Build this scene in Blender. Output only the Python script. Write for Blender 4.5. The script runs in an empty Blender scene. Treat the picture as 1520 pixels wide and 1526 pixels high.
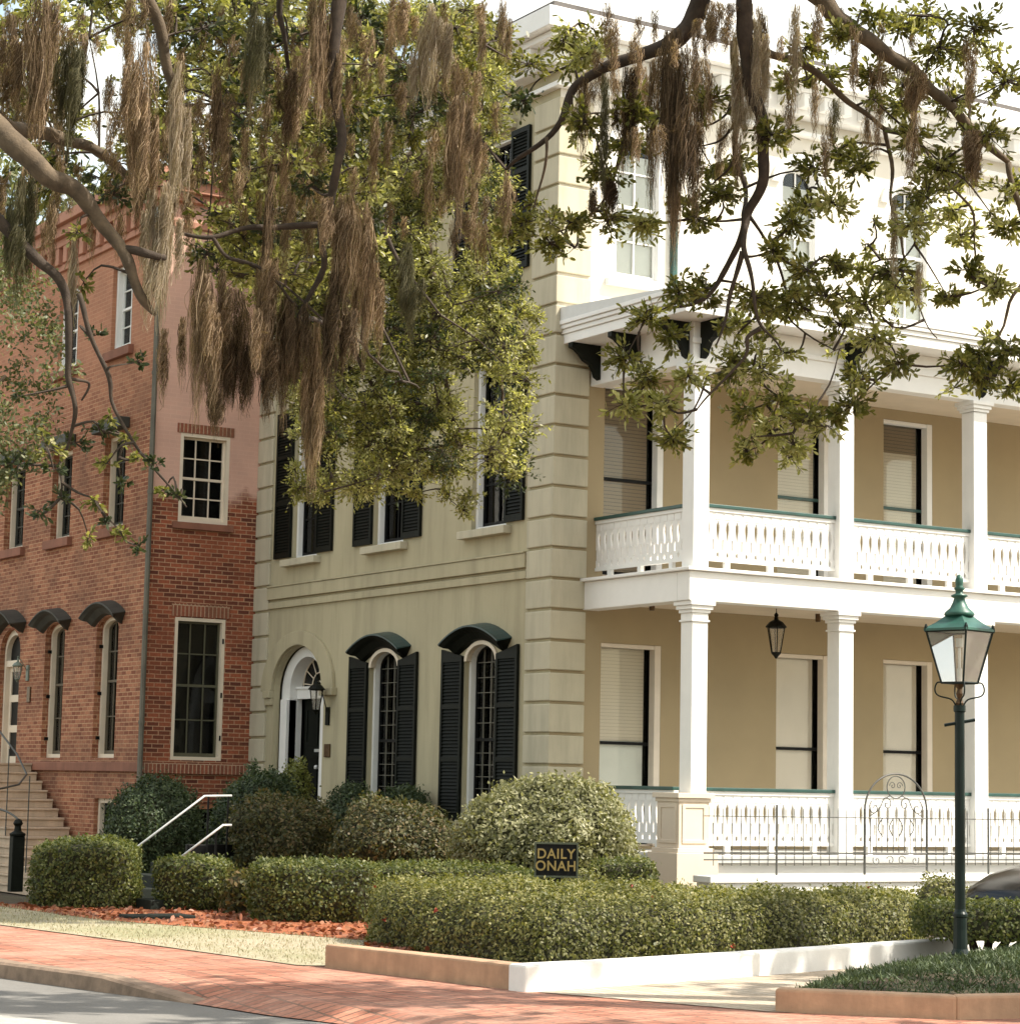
import bpy, bmesh, math, random
import numpy as np
from mathutils import Vector, Matrix, noise
from mathutils.geometry import tessellate_polygon

random.seed(7); RNG = np.random.default_rng(7)
sc = bpy.context.scene
COL = sc.collection
R = math.radians

# ------------------------------------------------------------------ camera
CAM = np.array([-17.795, -27.579, 1.6]); FPX = 3446.0; PW, PH = 1520, 1526
YAW, PITCH, ROLL = R(31.752), R(6.714), R(1.157)
FW = np.array([math.sin(YAW)*math.cos(PITCH), math.cos(YAW)*math.cos(PITCH), math.sin(PITCH)])
RT = np.array([math.cos(YAW), -math.sin(YAW), 0.0]); UP = np.cross(RT, FW)
cd = bpy.data.cameras.new('camera'); cam = bpy.data.objects.new('camera', cd); COL.objects.link(cam)
cr, sr = math.cos(ROLL), math.sin(ROLL)
rx = RT*cr + UP*sr; ux = -RT*sr + UP*cr
cam.matrix_world = Matrix(((rx[0], ux[0], -FW[0], CAM[0]), (rx[1], ux[1], -FW[1], CAM[1]), (rx[2], ux[2], -FW[2], CAM[2]), (0, 0, 0, 1)))
cd.sensor_fit = 'HORIZONTAL'; cd.sensor_width = 36; cd.lens = 36*FPX/PW
cd.clip_start = 0.1; cd.clip_end = 2000
sc.camera = cam

def ray(px, py):
    x = px-PW/2; y = py-PH/2
    return FW*FPX + RT*(x*cr+y*sr) - UP*(-x*sr+y*cr)
def dep(px, py, Z): return CAM + ray(px, py)*Z/FPX
def hit(px, py, ax, v):
    d = ray(px, py); return CAM + d*((v-CAM[ax])/d[ax])

# ------------------------------------------------------------------ light
SUN = Vector((0.64, -0.64, 1.15)).normalized()     # towards the sun
sl = bpy.data.lights.new('sun', 'SUN'); sl.energy = 4.0; sl.angle = R(0.55); sl.color = (1.0, 0.93, 0.82)
so = bpy.data.objects.new('sun', sl); COL.objects.link(so); so.rotation_euler = SUN.to_track_quat('Z', 'Y').to_euler()
so.location = (0, -20, 30)
world = bpy.data.worlds.new('World'); sc.world = world; world.use_nodes = True
wn = world.node_tree.nodes; wl = world.node_tree.links
bg = wn['Background']; bg.inputs[1].default_value = 0.15
sky = wn.new('ShaderNodeTexSky'); sky.sky_type = 'NISHITA'; sky.sun_disc = False
sky.sun_elevation = math.asin(SUN.z); sky.sun_rotation = math.atan2(SUN.x, SUN.y)
sky.air_density = 1.2; sky.dust_density = 2.0; sky.ozone_density = 1.0
tcw = wn.new('ShaderNodeTexCoord'); mpw = wn.new('ShaderNodeMapping'); mpw.inputs['Scale'].default_value = (1, 1, 2.5)
nzw = wn.new('ShaderNodeTexNoise'); nzw.inputs['Scale'].default_value = 3.2; nzw.inputs['Detail'].default_value = 7
rw = wn.new('ShaderNodeValToRGB'); rw.color_ramp.elements[0].position = 0.45; rw.color_ramp.elements[1].position = 0.64
mxw = wn.new('ShaderNodeMixRGB'); mxw.inputs[2].default_value = (7.5, 7.3, 7.0, 1)
wl.new(tcw.outputs['Generated'], mpw.inputs[0]); wl.new(mpw.outputs[0], nzw.inputs['Vector']); wl.new(nzw.outputs[0], rw.inputs[0])
wl.new(rw.outputs[0], mxw.inputs[0]); wl.new(sky.outputs[0], mxw.inputs[1]); wrm = wn.new('ShaderNodeMixRGB'); wrm.blend_type = 'MULTIPLY'; wrm.inputs[0].default_value = 1; wrm.inputs[2].default_value = (1.06, 1.0, 0.86, 1); wl.new(mxw.outputs[0], wrm.inputs[1]); wl.new(wrm.outputs[0], bg.inputs[0])
sc.view_settings.view_transform = 'Standard'; sc.view_settings.look = 'None'
sc.view_settings.exposure = 1.08; sc.view_settings.gamma = 1.0
sc.cycles.max_bounces = 8; sc.cycles.transparent_max_bounces = 12

# ------------------------------------------------------------------ materials
MATS = {}
def newmat(name):
    m = bpy.data.materials.new(name); m.use_nodes = True
    nt = m.node_tree; b = nt.nodes['Principled BSDF']; MATS[name] = m
    return m, nt, b
def ramp(nt, fac, stops):
    r = nt.nodes.new('ShaderNodeValToRGB'); cr_ = r.color_ramp
    while len(cr_.elements) < len(stops): cr_.elements.new(0.5)
    for e, (p, c) in zip(cr_.elements, stops): e.position = p; e.color = (*c, 1)
    nt.links.new(fac, r.inputs[0]); return r.outputs[0]
def uvnode(nt):
    u = nt.nodes.new('ShaderNodeUVMap'); return u.outputs[0]
def tex(nt, scale, detail=5, rough=0.6, vec=None, dist=0.0, sc3=None):
    n = nt.nodes.new('ShaderNodeTexNoise'); n.inputs['Scale'].default_value = scale; n.inputs['Detail'].default_value = detail
    n.inputs['Roughness'].default_value = rough; n.inputs['Distortion'].default_value = dist
    if vec is None:
        g = nt.nodes.new('ShaderNodeNewGeometry'); vec = g.outputs['Position']
    if sc3:
        mp = nt.nodes.new('ShaderNodeMapping'); mp.inputs['Scale'].default_value = sc3; nt.links.new(vec, mp.inputs[0]); vec = mp.outputs[0]
    nt.links.new(vec, n.inputs['Vector']); return n.outputs[0]
def mix(nt, fac, a, b, mode='MIX'):
    m = nt.nodes.new('ShaderNodeMixRGB'); m.blend_type = mode
    for i, v in ((0, fac), (1, a), (2, b)):
        if isinstance(v, (int, float)): m.inputs[i].default_value = v
        elif isinstance(v, tuple): m.inputs[i].default_value = (*v, 1)
        else: nt.links.new(v, m.inputs[i])
    return m.outputs[0]
def bump(nt, b, h, strength=0.3, dist=0.01):
    n = nt.nodes.new('ShaderNodeBump'); n.inputs['Strength'].default_value = strength; n.inputs['Distance'].default_value = dist
    nt.links.new(h, n.inputs['Height']); nt.links.new(n.outputs[0], b.inputs['Normal'])
def simple(name, col, rough=0.6, var=0.12, scale=6, metal=0.0, bmp=0.15, streak=False, spec=0.5):
    m, nt, b = newmat(name)
    n = tex(nt, scale); lo = tuple(c*(1-var) for c in col); hi = tuple(min(1, c*(1+var)) for c in col)
    c = ramp(nt, n, [(0.3, lo), (0.7, hi)])
    if streak:
        s = tex(nt, 1.2, 6, 0.65, sc3=(3.0, 3.0, 0.35))
        c = mix(nt, ramp(nt, s, [(0.46, (0, 0, 0)), (0.72, (.7, .7, .7))]), c, tuple(k*0.68 for k in col))
    nt.links.new(c, b.inputs['Base Color']); b.inputs['Roughness'].default_value = rough; b.inputs['Metallic'].default_value = metal
    b.inputs['Specular IOR Level'].default_value = spec
    if bmp: bump(nt, b, tex(nt, scale*9, 4), bmp, 0.006)
    return m

STUCCO = simple('olive_stucco', (0.425, 0.375, 0.245), 0.9, 0.07, 0.7, bmp=0.25, streak=True)
QUOIN = simple('quoin_stucco', (0.50, 0.455, 0.335), 0.9, 0.07, 1.2, bmp=0.25, streak=True)
SUNLIT_STUCCO = simple('sunlit_stucco', (0.68, 0.64, 0.56), 0.85, 0.05, 1.0, bmp=0.2)  # top storey's olive stucco lightened: full sun put into the colour
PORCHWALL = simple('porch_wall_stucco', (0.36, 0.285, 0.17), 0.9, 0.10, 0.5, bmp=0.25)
WHITE = simple('white_paint', (0.80, 0.79, 0.76), 0.45, 0.04, 3, bmp=0.05)
CREAM = simple('cream_paint', (0.70, 0.60, 0.47), 0.5, 0.06, 3, bmp=0.08)
CREAMW = simple('cream_window_paint', (0.68, 0.60, 0.50), 0.5, 0.06, 3, bmp=0.08)
DKGREEN = simple('dark_green_paint', (0.018, 0.065, 0.055), 0.35, 0.25, 5, bmp=0.08)
BLACKGREEN = simple('black_green_paint', (0.006, 0.0075, 0.005), 0.55, 0.3, 5, bmp=0.1, spec=0.15)
BLACK = simple('black_paint', (0.005, 0.005, 0.005), 0.5, 0.3, 6, bmp=0.05, spec=0.15)
IRON = simple('wrought_iron', (0.07, 0.07, 0.062), 0.5, 0.3, 12, bmp=0.1)
HOODM = simple('painted_metal_hood', (0.035, 0.035, 0.027), 0.6, 0.3, 5, bmp=0.15)
TEAL = simple('teal_metal_roof', (0.012, 0.04, 0.042), 0.38, 0.3, 6, bmp=0.15)
STEEL = simple('galvanised_rail', (0.62, 0.62, 0.60), 0.35, 0.1, 8, metal=0.3)
STONE = simple('limestone_step', (0.56, 0.43, 0.31), 0.85, 0.15, 4, streak=True)
SANDCURB = simple('tan_concrete', (0.42, 0.27, 0.17), 0.9, 0.2, 5, bmp=0.4, streak=True)  # on the garden curb this tan holds the shaded face's tone
WHITE_SUNLIT = simple('white_sunlit_concrete', (0.78, 0.77, 0.74), 0.8, 0.06, 4, bmp=0.3)  # white holds the driveway curb's sun glare; plain white on the low wall
PIPE = simple('drain_pipe_paint', (0.11, 0.10, 0.075), 0.5, 0.3, 2)
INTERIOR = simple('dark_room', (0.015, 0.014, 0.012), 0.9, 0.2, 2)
CURTAIN = simple('curtain_cloth', (0.72, 0.69, 0.58), 0.9, 0.2, 3, bmp=0)
BRONZE = simple('bronze_plate', (0.10, 0.06, 0.03), 0.4, 0.3, 20, metal=0.6)
GOLD = simple('gold_lettering', (0.25, 0.18, 0.06), 0.4, 0.15, 30, metal=0.2)
ROOFM = simple('slate_roof', (0.10, 0.09, 0.085), 0.8, 0.2, 4)
RUBBER = simple('tyre_rubber', (0.02, 0.02, 0.02), 0.8, 0.2, 10)
CARP = simple('black_car_paint', (0.008, 0.009, 0.010), 0.2, 0.05, 3, bmp=0, spec=0.35)
CHROME = simple('chrome_trim', (0.6, 0.6, 0.6), 0.15, 0.05, 3, metal=1.0, bmp=0)

def glassmat(name, tint, gl=0.12, fog=0.0):
    m, nt, b = newmat(name)
    t = nt.nodes.new('ShaderNodeBsdfTransparent'); t.inputs[0].default_value = (*tint, 1)
    g = nt.nodes.new('ShaderNodeBsdfGlossy'); g.inputs['Roughness'].default_value = 0.03
    f = nt.nodes.new('ShaderNodeFresnel'); f.inputs[0].default_value = 1.3
    ad = nt.nodes.new('ShaderNodeMath'); ad.operation = 'ADD'; ad.inputs[1].default_value = gl*0.3; nt.links.new(f.outputs[0], ad.inputs[0])
    ms = nt.nodes.new('ShaderNodeMixShader'); nt.links.new(ad.outputs[0], ms.inputs[0]); nt.links.new(t.outputs[0], ms.inputs[1]); nt.links.new(g.outputs[0], ms.inputs[2])
    out = ms.outputs[0]
    if fog:
        d = nt.nodes.new('ShaderNodeBsdfDiffuse'); d.inputs[0].default_value = (.85, .78, .70, 1)
        tr = nt.nodes.new('ShaderNodeBsdfTranslucent'); tr.inputs[0].default_value = (.85, .78, .70, 1)
        a2 = nt.nodes.new('ShaderNodeMixShader'); nt.links.new(d.outputs[0], a2.inputs[1]); nt.links.new(tr.outputs[0], a2.inputs[2])
        m2 = nt.nodes.new('ShaderNodeMixShader'); m2.inputs[0].default_value = fog
        nt.links.new(out, m2.inputs[1]); nt.links.new(a2.outputs[0], m2.inputs[2]); out = m2.outputs[0]
    nt.links.new(out, nt.nodes['Material Output'].inputs[0]); return m
GLASS = glassmat('window_glass', (0.95, 0.96, 0.94), 0.0)
LAMPGLASS = glassmat('lantern_glass', (0.95, 0.95, 0.92), fog=0.20)

# blinds: horizontal slats
def blindmat(name, c1, c2, period):
    m, nt, b = newmat(name); uv = uvnode(nt)
    w = nt.nodes.new('ShaderNodeTexWave'); w.wave_type = 'BANDS'; w.bands_direction = 'Y'; w.wave_profile = 'SAW'
    w.inputs['Scale'].default_value = 0.314/period; nt.links.new(uv, w.inputs[0])
    nt.links.new(ramp(nt, w.outputs[0], [(0.0, c2), (0.25, c1), (1.0, c1)]), b.inputs['Base Color'])
    bump(nt, b, w.outputs[0], 0.5, 0.02); b.inputs['Roughness'].default_value = 0.6; return m
BLIND = blindmat('pale_slatted_blind', (0.82, 0.71, 0.60), (0.55, 0.46, 0.36), 0.05)
BLINDD = blindmat('brown_slatted_blind', (0.33, 0.24, 0.165), (0.10, 0.08, 0.06), 0.055)
SHADE = simple('roller_shade', (0.84, 0.73, 0.64), 0.8, 0.05, 1.5, bmp=0)

def brickmat(name, c1, c2, mort, bw=0.22, bh=0.075, ms=0.011, stucco=None, dirt=(0.12, 0.07, 0.04)):
    m, nt, b = newmat(name); uv = uvnode(nt)
    ds = tex(nt, 3.0, 3, 0.5, vec=uv)
    va = nt.nodes.new('ShaderNodeVectorMath'); va.operation = 'SCALE'; va.inputs['Scale'].default_value = 0.012; nt.links.new(ds, va.inputs[0])
    vb = nt.nodes.new('ShaderNodeVectorMath'); vb.operation = 'ADD'; nt.links.new(uv, vb.inputs[0]); nt.links.new(va.outputs[0], vb.inputs[1])
    br = nt.nodes.new('ShaderNodeTexBrick'); nt.links.new(vb.outputs[0], br.inputs['Vector'])
    br.inputs['Color1'].default_value = (*c1, 1); br.inputs['Color2'].default_value = (*c2, 1); br.inputs['Mortar'].default_value = (*mort, 1)
    br.inputs['Scale'].default_value = 1.0; br.inputs['Brick Width'].default_value = bw; br.inputs['Row Height'].default_value = bh
    br.inputs['Mortar Size'].default_value = ms; br.inputs['Mortar Smooth'].default_value = 0.3; br.inputs['Bias'].default_value = 0.1
    n1 = tex(nt, 0.9, 6, 0.65, vec=uv)
    col = mix(nt, ramp(nt, n1, [(0.42, (0, 0, 0)), (0.72, (.7, .7, .7))]), br.outputs[0], dirt)
    n2 = tex(nt, 25, 4, 0.6, vec=uv)
    col = mix(nt, 0.5, col, ramp(nt, n2, [(0.3, (.35, .35, .35)), (0.7, (.75, .75, .75))]), 'OVERLAY')
    hgt = br.outputs['Fac']
    inv = nt.nodes.new('ShaderNodeMath'); inv.operation = 'SUBTRACT'; inv.inputs[0].default_value = 1; nt.links.new(hgt, inv.inputs[1]); hh = inv.outputs[0]
    if stucco:   # smooth painted render over part of the wall: (colour, function of uv)
        colr, zlev = stucco[:2]; smax = stucco[2] if len(stucco) > 2 else 0.88
        sx = nt.nodes.new('ShaderNodeSeparateXYZ'); nt.links.new(uv, sx.inputs[0])
        nn = tex(nt, 1.3, 5, 0.6, vec=uv)
        ma = nt.nodes.new('ShaderNodeMath'); ma.operation = 'MULTIPLY_ADD'; ma.inputs[1].default_value = 1.3; nt.links.new(nn, ma.inputs[0]); nt.links.new(sx.outputs[1], ma.inputs[2])
        fr = nt.nodes.new('ShaderNodeMapRange'); fr.inputs['From Min'].default_value = zlev+0.58; fr.inputs['From Max'].default_value = zlev+(0.85 if smax > 0.8 else 2.0); fr.inputs['To Max'].default_value = smax
        nt.links.new(ma.outputs[0], fr.inputs[0])
        sc_ = ramp(nt, tex(nt, 1.1, 5, vec=uv), [(0.3, tuple(k*0.9 for k in colr)), (0.7, tuple(min(1, k*1.08) for k in colr))])
        col = mix(nt, fr.outputs[0], col, sc_)
        mm = nt.nodes.new('ShaderNodeMath'); mm.operation = 'MAXIMUM'; nt.links.new(fr.outputs[0], mm.inputs[0]); nt.links.new(hh, mm.inputs[1]); hh = mm.outputs[0]
    nt.links.new(col, b.inputs['Base Color']); b.inputs['Roughness'].default_value = 0.9
    bump(nt, b, hh, 0.6, 0.008); return m
BRICKF = brickmat('red_brick_front', (0.36, 0.10, 0.045), (0.11, 0.03, 0.016), (0.42, 0.25, 0.15), stucco=((0.66, 0.41, 0.32), 6.35), ms=0.009, dirt=(0.17, 0.05, 0.022))
BRICKS = brickmat('red_brick_side', (0.42, 0.18, 0.095), (0.21, 0.066, 0.032), (0.46, 0.27, 0.155), stucco=((0.47, 0.22, 0.13), 7.9, 0.62), ms=0.009, dirt=(0.13, 0.06, 0.035))
BRICKTRIM = brickmat('brick_trim_course', (0.30, 0.09, 0.045), (0.19, 0.06, 0.035), (0.42, 0.28, 0.18), bw=0.075, bh=0.23)
BROWNST = simple('brownstone_band', (0.25, 0.105, 0.065), 0.85, 0.2, 2, streak=True)
PAVE = brickmat('brick_paving', (0.44, 0.185, 0.115), (0.24, 0.085, 0.05), (0.13, 0.075, 0.05), bw=0.105, bh=0.22, ms=0.012, dirt=(0.46, 0.28, 0.21))
PATHM = brickmat('grey_paving', (0.46, 0.40, 0.32), (0.37, 0.31, 0.24), (0.25, 0.20, 0.14), bw=0.45, bh=0.11, ms=0.010, dirt=(0.36, 0.27, 0.18))
def asphalt():
    m, nt, b = newmat('worn_asphalt')
    c = ramp(nt, tex(nt, 60, 4), [(0.3, (0.13, 0.125, 0.115)), (0.7, (0.21, 0.20, 0.185))])
    c = mix(nt, 0.4, c, ramp(nt, tex(nt, 0.9, 5), [(0.35, (0.12, 0.115, 0.105)), (0.65, (0.23, 0.22, 0.20))]))
    nt.links.new(c, b.inputs['Base Color']); b.inputs['Roughness'].default_value = 0.9; bump(nt, b, tex(nt, 90, 3), 0.3, 0.005); return m
ASPH = asphalt()
PAINTW = simple('worn_road_paint', (0.36, 0.35, 0.32), 0.8, 0.2, 12, bmp=0.2)
def groundm(name, stops, scale=14, s2=1.0, amt=0.5, alt=(0.1, 0.1, 0.05)):
    m, nt, b = newmat(name)
    c = ramp(nt, tex(nt, scale, 7, 0.75), stops)
    c = mix(nt, ramp(nt, tex(nt, s2, 5), [(0.42, (0, 0, 0)), (0.62, (amt, amt, amt))]), c, alt)
    nt.links.new(c, b.inputs['Base Color']); b.inputs['Roughness'].default_value = 0.95; bump(nt, b, tex(nt, scale*2.5, 5), 0.8, 0.03); return m
LAWNM = groundm('dry_lawn', [(0.3, (0.24, 0.20, 0.12)), (0.5, (0.38, 0.33, 0.23)), (0.7, (0.50, 0.44, 0.34))], 18, 0.5, 0.6, (0.20, 0.22, 0.09))
MULCHM = groundm('leaf_mulch', [(0.3, (0.16, 0.035, 0.012)), (0.5, (0.34, 0.10, 0.035)), (0.7, (0.48, 0.20, 0.09))], 16, 2.0, 0.4, (0.10, 0.04, 0.02))
SOIL = groundm('garden_soil', [(0.3, (0.05, 0.035, 0.022)), (0.7, (0.10, 0.07, 0.045))], 12, 1.0, 0.4, (0.10, 0.10, 0.05))
GRNDM = groundm('far_ground', [(0.3, (0.10, 0.09, 0.05)), (0.7, (0.16, 0.14, 0.08))], 6, 0.3, 0.5, (0.12, 0.14, 0.06))

def leafmat(name, cols, trans=0.35, rough=0.5):
    m, nt, b = newmat(name)
    g = nt.nodes.new('ShaderNodeNewGeometry')
    st = [(i/(len(cols)-1), c) for i, c in enumerate(cols)]
    c = ramp(nt, g.outputs['Random Per Island'], st)
    n = tex(nt, 1.6, 3, vec=g.outputs['Position'])
    c = mix(nt, ramp(nt, n, [(0.40, (0, 0, 0)), (0.62, (.45, .45, .45))]), c, tuple(k*0.7 for k in cols[0]))
    nt.links.new(c, b.inputs['Base Color']); b.inputs['Roughness'].default_value = rough; b.inputs['Specular IOR Level'].default_value = 0.35
    t = nt.nodes.new('ShaderNodeBsdfTranslucent'); tc = mix(nt, 1.0, c, (1.25, 1.25, 0.6), 'MULTIPLY'); nt.links.new(tc, t.inputs[0])
    ms = nt.nodes.new('ShaderNodeMixShader'); ms.inputs[0].default_value = trans
    nt.links.new(b.outputs[0], ms.inputs[1]); nt.links.new(t.outputs[0], ms.inputs[2]); nt.links.new(ms.outputs[0], nt.nodes['Material Output'].inputs[0])
    return m
HEDGE = leafmat('boxwood_leaf', [(0.045, 0.065, 0.016), (0.09, 0.11, 0.03), (0.15, 0.165, 0.05), (0.25, 0.245, 0.10)])
HEDGED = leafmat('dark_shrub_leaf', [(0.028, 0.048, 0.02), (0.05, 0.075, 0.035), (0.085, 0.115, 0.055), (0.14, 0.17, 0.095)])
HEDGEB = leafmat('bronze_shrub_leaf', [(0.04, 0.05, 0.018), (0.085, 0.09, 0.035), (0.13, 0.12, 0.05), (0.19, 0.13, 0.065)])
HEDGEL = leafmat('pale_shrub_leaf', [(0.13, 0.14, 0.055), (0.22, 0.22, 0.11), (0.36, 0.35, 0.20), (0.52, 0.50, 0.33)])
HEDGEY = leafmat('yellow_shrub_leaf', [(0.13, 0.15, 0.03), (0.20, 0.21, 0.06), (0.30, 0.30, 0.10)])
HEDGEM = leafmat('sunlit_hedge_leaf', [(0.07, 0.085, 0.02), (0.15, 0.155, 0.045), (0.25, 0.24, 0.085), (0.38, 0.35, 0.16)])
JUNIP = leafmat('juniper_leaf', [(0.04, 0.065, 0.025), (0.08, 0.11, 0.045), (0.14, 0.17, 0.08)], 0.15)
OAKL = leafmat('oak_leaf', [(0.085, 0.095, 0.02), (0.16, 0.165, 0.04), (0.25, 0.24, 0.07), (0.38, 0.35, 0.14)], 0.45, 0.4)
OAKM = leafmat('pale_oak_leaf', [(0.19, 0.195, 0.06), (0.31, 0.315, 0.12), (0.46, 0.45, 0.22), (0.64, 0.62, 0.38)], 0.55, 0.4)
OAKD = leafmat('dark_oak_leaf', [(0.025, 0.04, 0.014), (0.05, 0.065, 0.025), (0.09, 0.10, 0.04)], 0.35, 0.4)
BGL = leafmat('distant_leaf', [(0.08, 0.10, 0.045), (0.13, 0.15, 0.07), (0.20, 0.21, 0.11), (0.28, 0.28, 0.16)], 0.4)
SHADECORE = simple('shaded_twig_core', (0.035, 0.034, 0.014), 0.9, 0.5, 14, bmp=0.8)  # dark solid core under the leaves; shade among twigs put into its colour
REDL = leafmat('russet_leaf', [(0.14, 0.05, 0.02), (0.22, 0.10, 0.04), (0.18, 0.15, 0.06)], 0.4)
BARK = simple('oak_bark', (0.115, 0.085, 0.055), 0.9, 0.45, 9, bmp=0.8)
BARKD = simple('dark_bark', (0.05, 0.035, 0.024), 0.9, 0.4, 12, bmp=0.8)
def mossmat(name, cols):
    m = leafmat(name, cols, 0.3, 0.9); return m
MOSSD = mossmat('dark_moss', [(0.04, 0.028, 0.016), (0.085, 0.058, 0.034), (0.17, 0.115, 0.07), (0.36, 0.25, 0.16)])
MOSSB = mossmat('brown_moss', [(0.09, 0.062, 0.037), (0.19, 0.13, 0.08), (0.36, 0.25, 0.16), (0.60, 0.46, 0.32)])
MOSSP = mossmat('pale_moss', [(0.26, 0.20, 0.14), (0.42, 0.34, 0.25), (0.60, 0.52, 0.42)])
MOSSG = mossmat('olive_moss', [(0.06, 0.06, 0.03), (0.12, 0.11, 0.06), (0.19, 0.17, 0.10)])

# ------------------------------------------------------------------ mesh helpers
def boxuv(me):
    uv = me.uv_layers.new(name='UVMap')
    nv = len(me.vertices); co = np.empty(nv*3); me.vertices.foreach_get('co', co); co = co.reshape(-1, 3)
    npoly = len(me.polygons); nr = np.empty(npoly*3); me.polygons.foreach_get('normal', nr); nr = np.abs(nr.reshape(-1, 3))
    lt = np.empty(npoly, int); me.polygons.foreach_get('loop_total', lt)
    lv = np.empty(len(me.loops), int); me.loops.foreach_get('vertex_index', lv)
    ax = np.repeat(nr.argmax(1), lt); p = co[lv]
    out = np.where((ax == 0)[:, None], p[:, [1, 2]], np.where((ax == 1)[:, None], p[:, [0, 2]], p[:, [1, 0]]))
    uv.data.foreach_set('uv', out.ravel())
class MB:
    def __init__(s): s.v = []; s.f = []
    def add(s, vs, fs):
        o = len(s.v); s.v += [tuple(map(float, p)) for p in vs]; s.f += [tuple(i+o for i in f) for f in fs]; return s
    def box(s, x0, x1, y0, y1, z0, z1):
        return s.add([(x0, y0, z0), (x1, y0, z0), (x1, y1, z0), (x0, y1, z0), (x0, y0, z1), (x1, y0, z1), (x1, y1, z1), (x0, y1, z1)],
                     [(0, 3, 2, 1), (4, 5, 6, 7), (0, 1, 5, 4), (1, 2, 6, 5), (2, 3, 7, 6), (3, 0, 4, 7)])
    def tbox(s, T, u0, u1, d0, d1, z0, z1):
        return s.add([T(u, d, z) for (u, d, z) in ((u0, d0, z0), (u1, d0, z0), (u1, d1, z0), (u0, d1, z0), (u0, d0, z1), (u1, d0, z1), (u1, d1, z1), (u0, d1, z1))],
                     [(0, 3, 2, 1), (4, 5, 6, 7), (0, 1, 5, 4), (1, 2, 6, 5), (2, 3, 7, 6), (3, 0, 4, 7)])
    def tube(s, pts, rad, n=6, smooth=0, cap=True):
        P = [np.array(p, float) for p in pts]; rr = list(rad) if hasattr(rad, '__len__') else [rad]*len(P)
        if smooth: P, rr = catmull(P, rr, smooth)
        vs = []; fs = []; prev = None
        for i, p in enumerate(P):
            t = P[min(i+1, len(P)-1)]-P[max(i-1, 0)]; t = t/(np.linalg.norm(t)+1e-9)
            if prev is None:
                a = np.array([0, 0, 1.]) if abs(t[2]) < 0.9 else np.array([1., 0, 0]); prev = np.cross(t, a)
            prev = prev - t*prev.dot(t); prev /= np.linalg.norm(prev)+1e-9; q = np.cross(t, prev)
            for k in range(n):
                an = 2*math.pi*k/n; vs.append(p+(prev*math.cos(an)+q*math.sin(an))*rr[i])
        for i in range(len(P)-1):
            for k in range(n):
                a = i*n+k; b_ = i*n+(k+1) % n; fs.append((a, b_, b_+n, a+n))
        if cap: fs.append(tuple(range(n-1, -1, -1))); fs.append(tuple((len(P)-1)*n+k for k in range(n)))
        return s.add(vs, fs)
    def lathe(s, c, prof, n=16, rot=0.0):
        vs = []; fs = []
        for r, z in prof:
            for k in range(n):
                an = rot+2*math.pi*k/n; vs.append((c[0]+r*math.cos(an), c[1]+r*math.sin(an), z))
        for i in range(len(prof)-1):
            for k in range(n):
                a = i*n+k; b_ = i*n+(k+1) % n; fs.append((a, b_, b_+n, a+n))
        fs.append(tuple(range(n-1, -1, -1))); fs.append(tuple((len(prof)-1)*n+k for k in range(n)))
        return s.add(vs, fs)
    def extrude(s, T, poly, d0, d1, holes=()):
        """poly in (u,z); solid between depths d0 (front) and d1."""
        loops = [list(poly)]+[list(h) for h in holes]
        flat = [p for l in loops for p in l]
        tri = tessellate_polygon([[Vector((p[0], p[1], 0)) for p in l] for l in loops])
        n = len(flat); vs = [T(p[0], d0, p[1]) for p in flat]+[T(p[0], d1, p[1]) for p in flat]; fs = []
        for t in tri:
            fs.append(tuple(t)); fs.append(tuple(i+n for i in reversed(t)))
        o = 0
        for l in loops:
            m = len(l)
            for i in range(m):
                a = o+i; b_ = o+(i+1) % m; fs.append((a, b_, b_+n, a+n))
            o += m
        return s.add(vs, fs)
    def wall(s, T, poly, holes=(), depth=0.3):
        """one-skin wall with holes and reveals going inwards."""
        loops = [list(poly)]+[list(h) for h in holes]
        tri = tessellate_polygon([[Vector((p[0], p[1], 0)) for p in l] for l in loops])
        flat = [p for l in loops for p in l]; vs = [T(p[0], 0, p[1]) for p in flat]; fs = [tuple(t) for t in tri]
        s.add(vs, fs)
        for l in loops[1:]:
            m = len(l); vv = [T(p[0], 0, p[1]) for p in l]+[T(p[0], depth, p[1]) for p in l]
            s.add(vv, [(i, (i+1) % m, (i+1) % m+m, i+m) for i in range(m)])
        return s
    def build(s, name, mat, parent=None, bevel=0.0, smooth=False):
        return link(name, s.v, s.f, mat, parent, bevel, smooth)
def catmull(P, rr, k):
    out = []; ro = []; n = len(P)
    for i in range(n-1):
        p0, p1, p2, p3 = P[max(i-1, 0)], P[i], P[i+1], P[min(i+2, n-1)]
        for j in range(k):
            t = j/k; out.append(0.5*((2*p1)+(-p0+p2)*t+(2*p0-5*p1+4*p2-p3)*t*t+(-p0+3*p1-3*p2+p3)*t**3)); ro.append(rr[i]*(1-t)+rr[i+1]*t)
    out.append(P[-1]); ro.append(rr[-1]); return out, ro
def origin_of(o):
    v = Vector((0, 0, 0))
    while o is not None: v += o.location; o = o.parent
    return v
def link(name, v, f, mat, parent=None, bevel=0.0, smooth=False):
    me = bpy.data.meshes.new(name); V = np.array(v, float)
    off = np.array(origin_of(parent)) if parent is not None else np.array([0, 0, 0.])
    me.from_pydata(V.tolist(), [], f)
    bm = bmesh.new(); bm.from_mesh(me); bmesh.ops.recalc_face_normals(bm, faces=bm.faces)
    bm.to_mesh(me); bm.free()
    boxuv(me)
    me.transform(Matrix.Translation(Vector(-off)))
    return finish(name, me, mat, parent, bevel, smooth)
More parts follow.
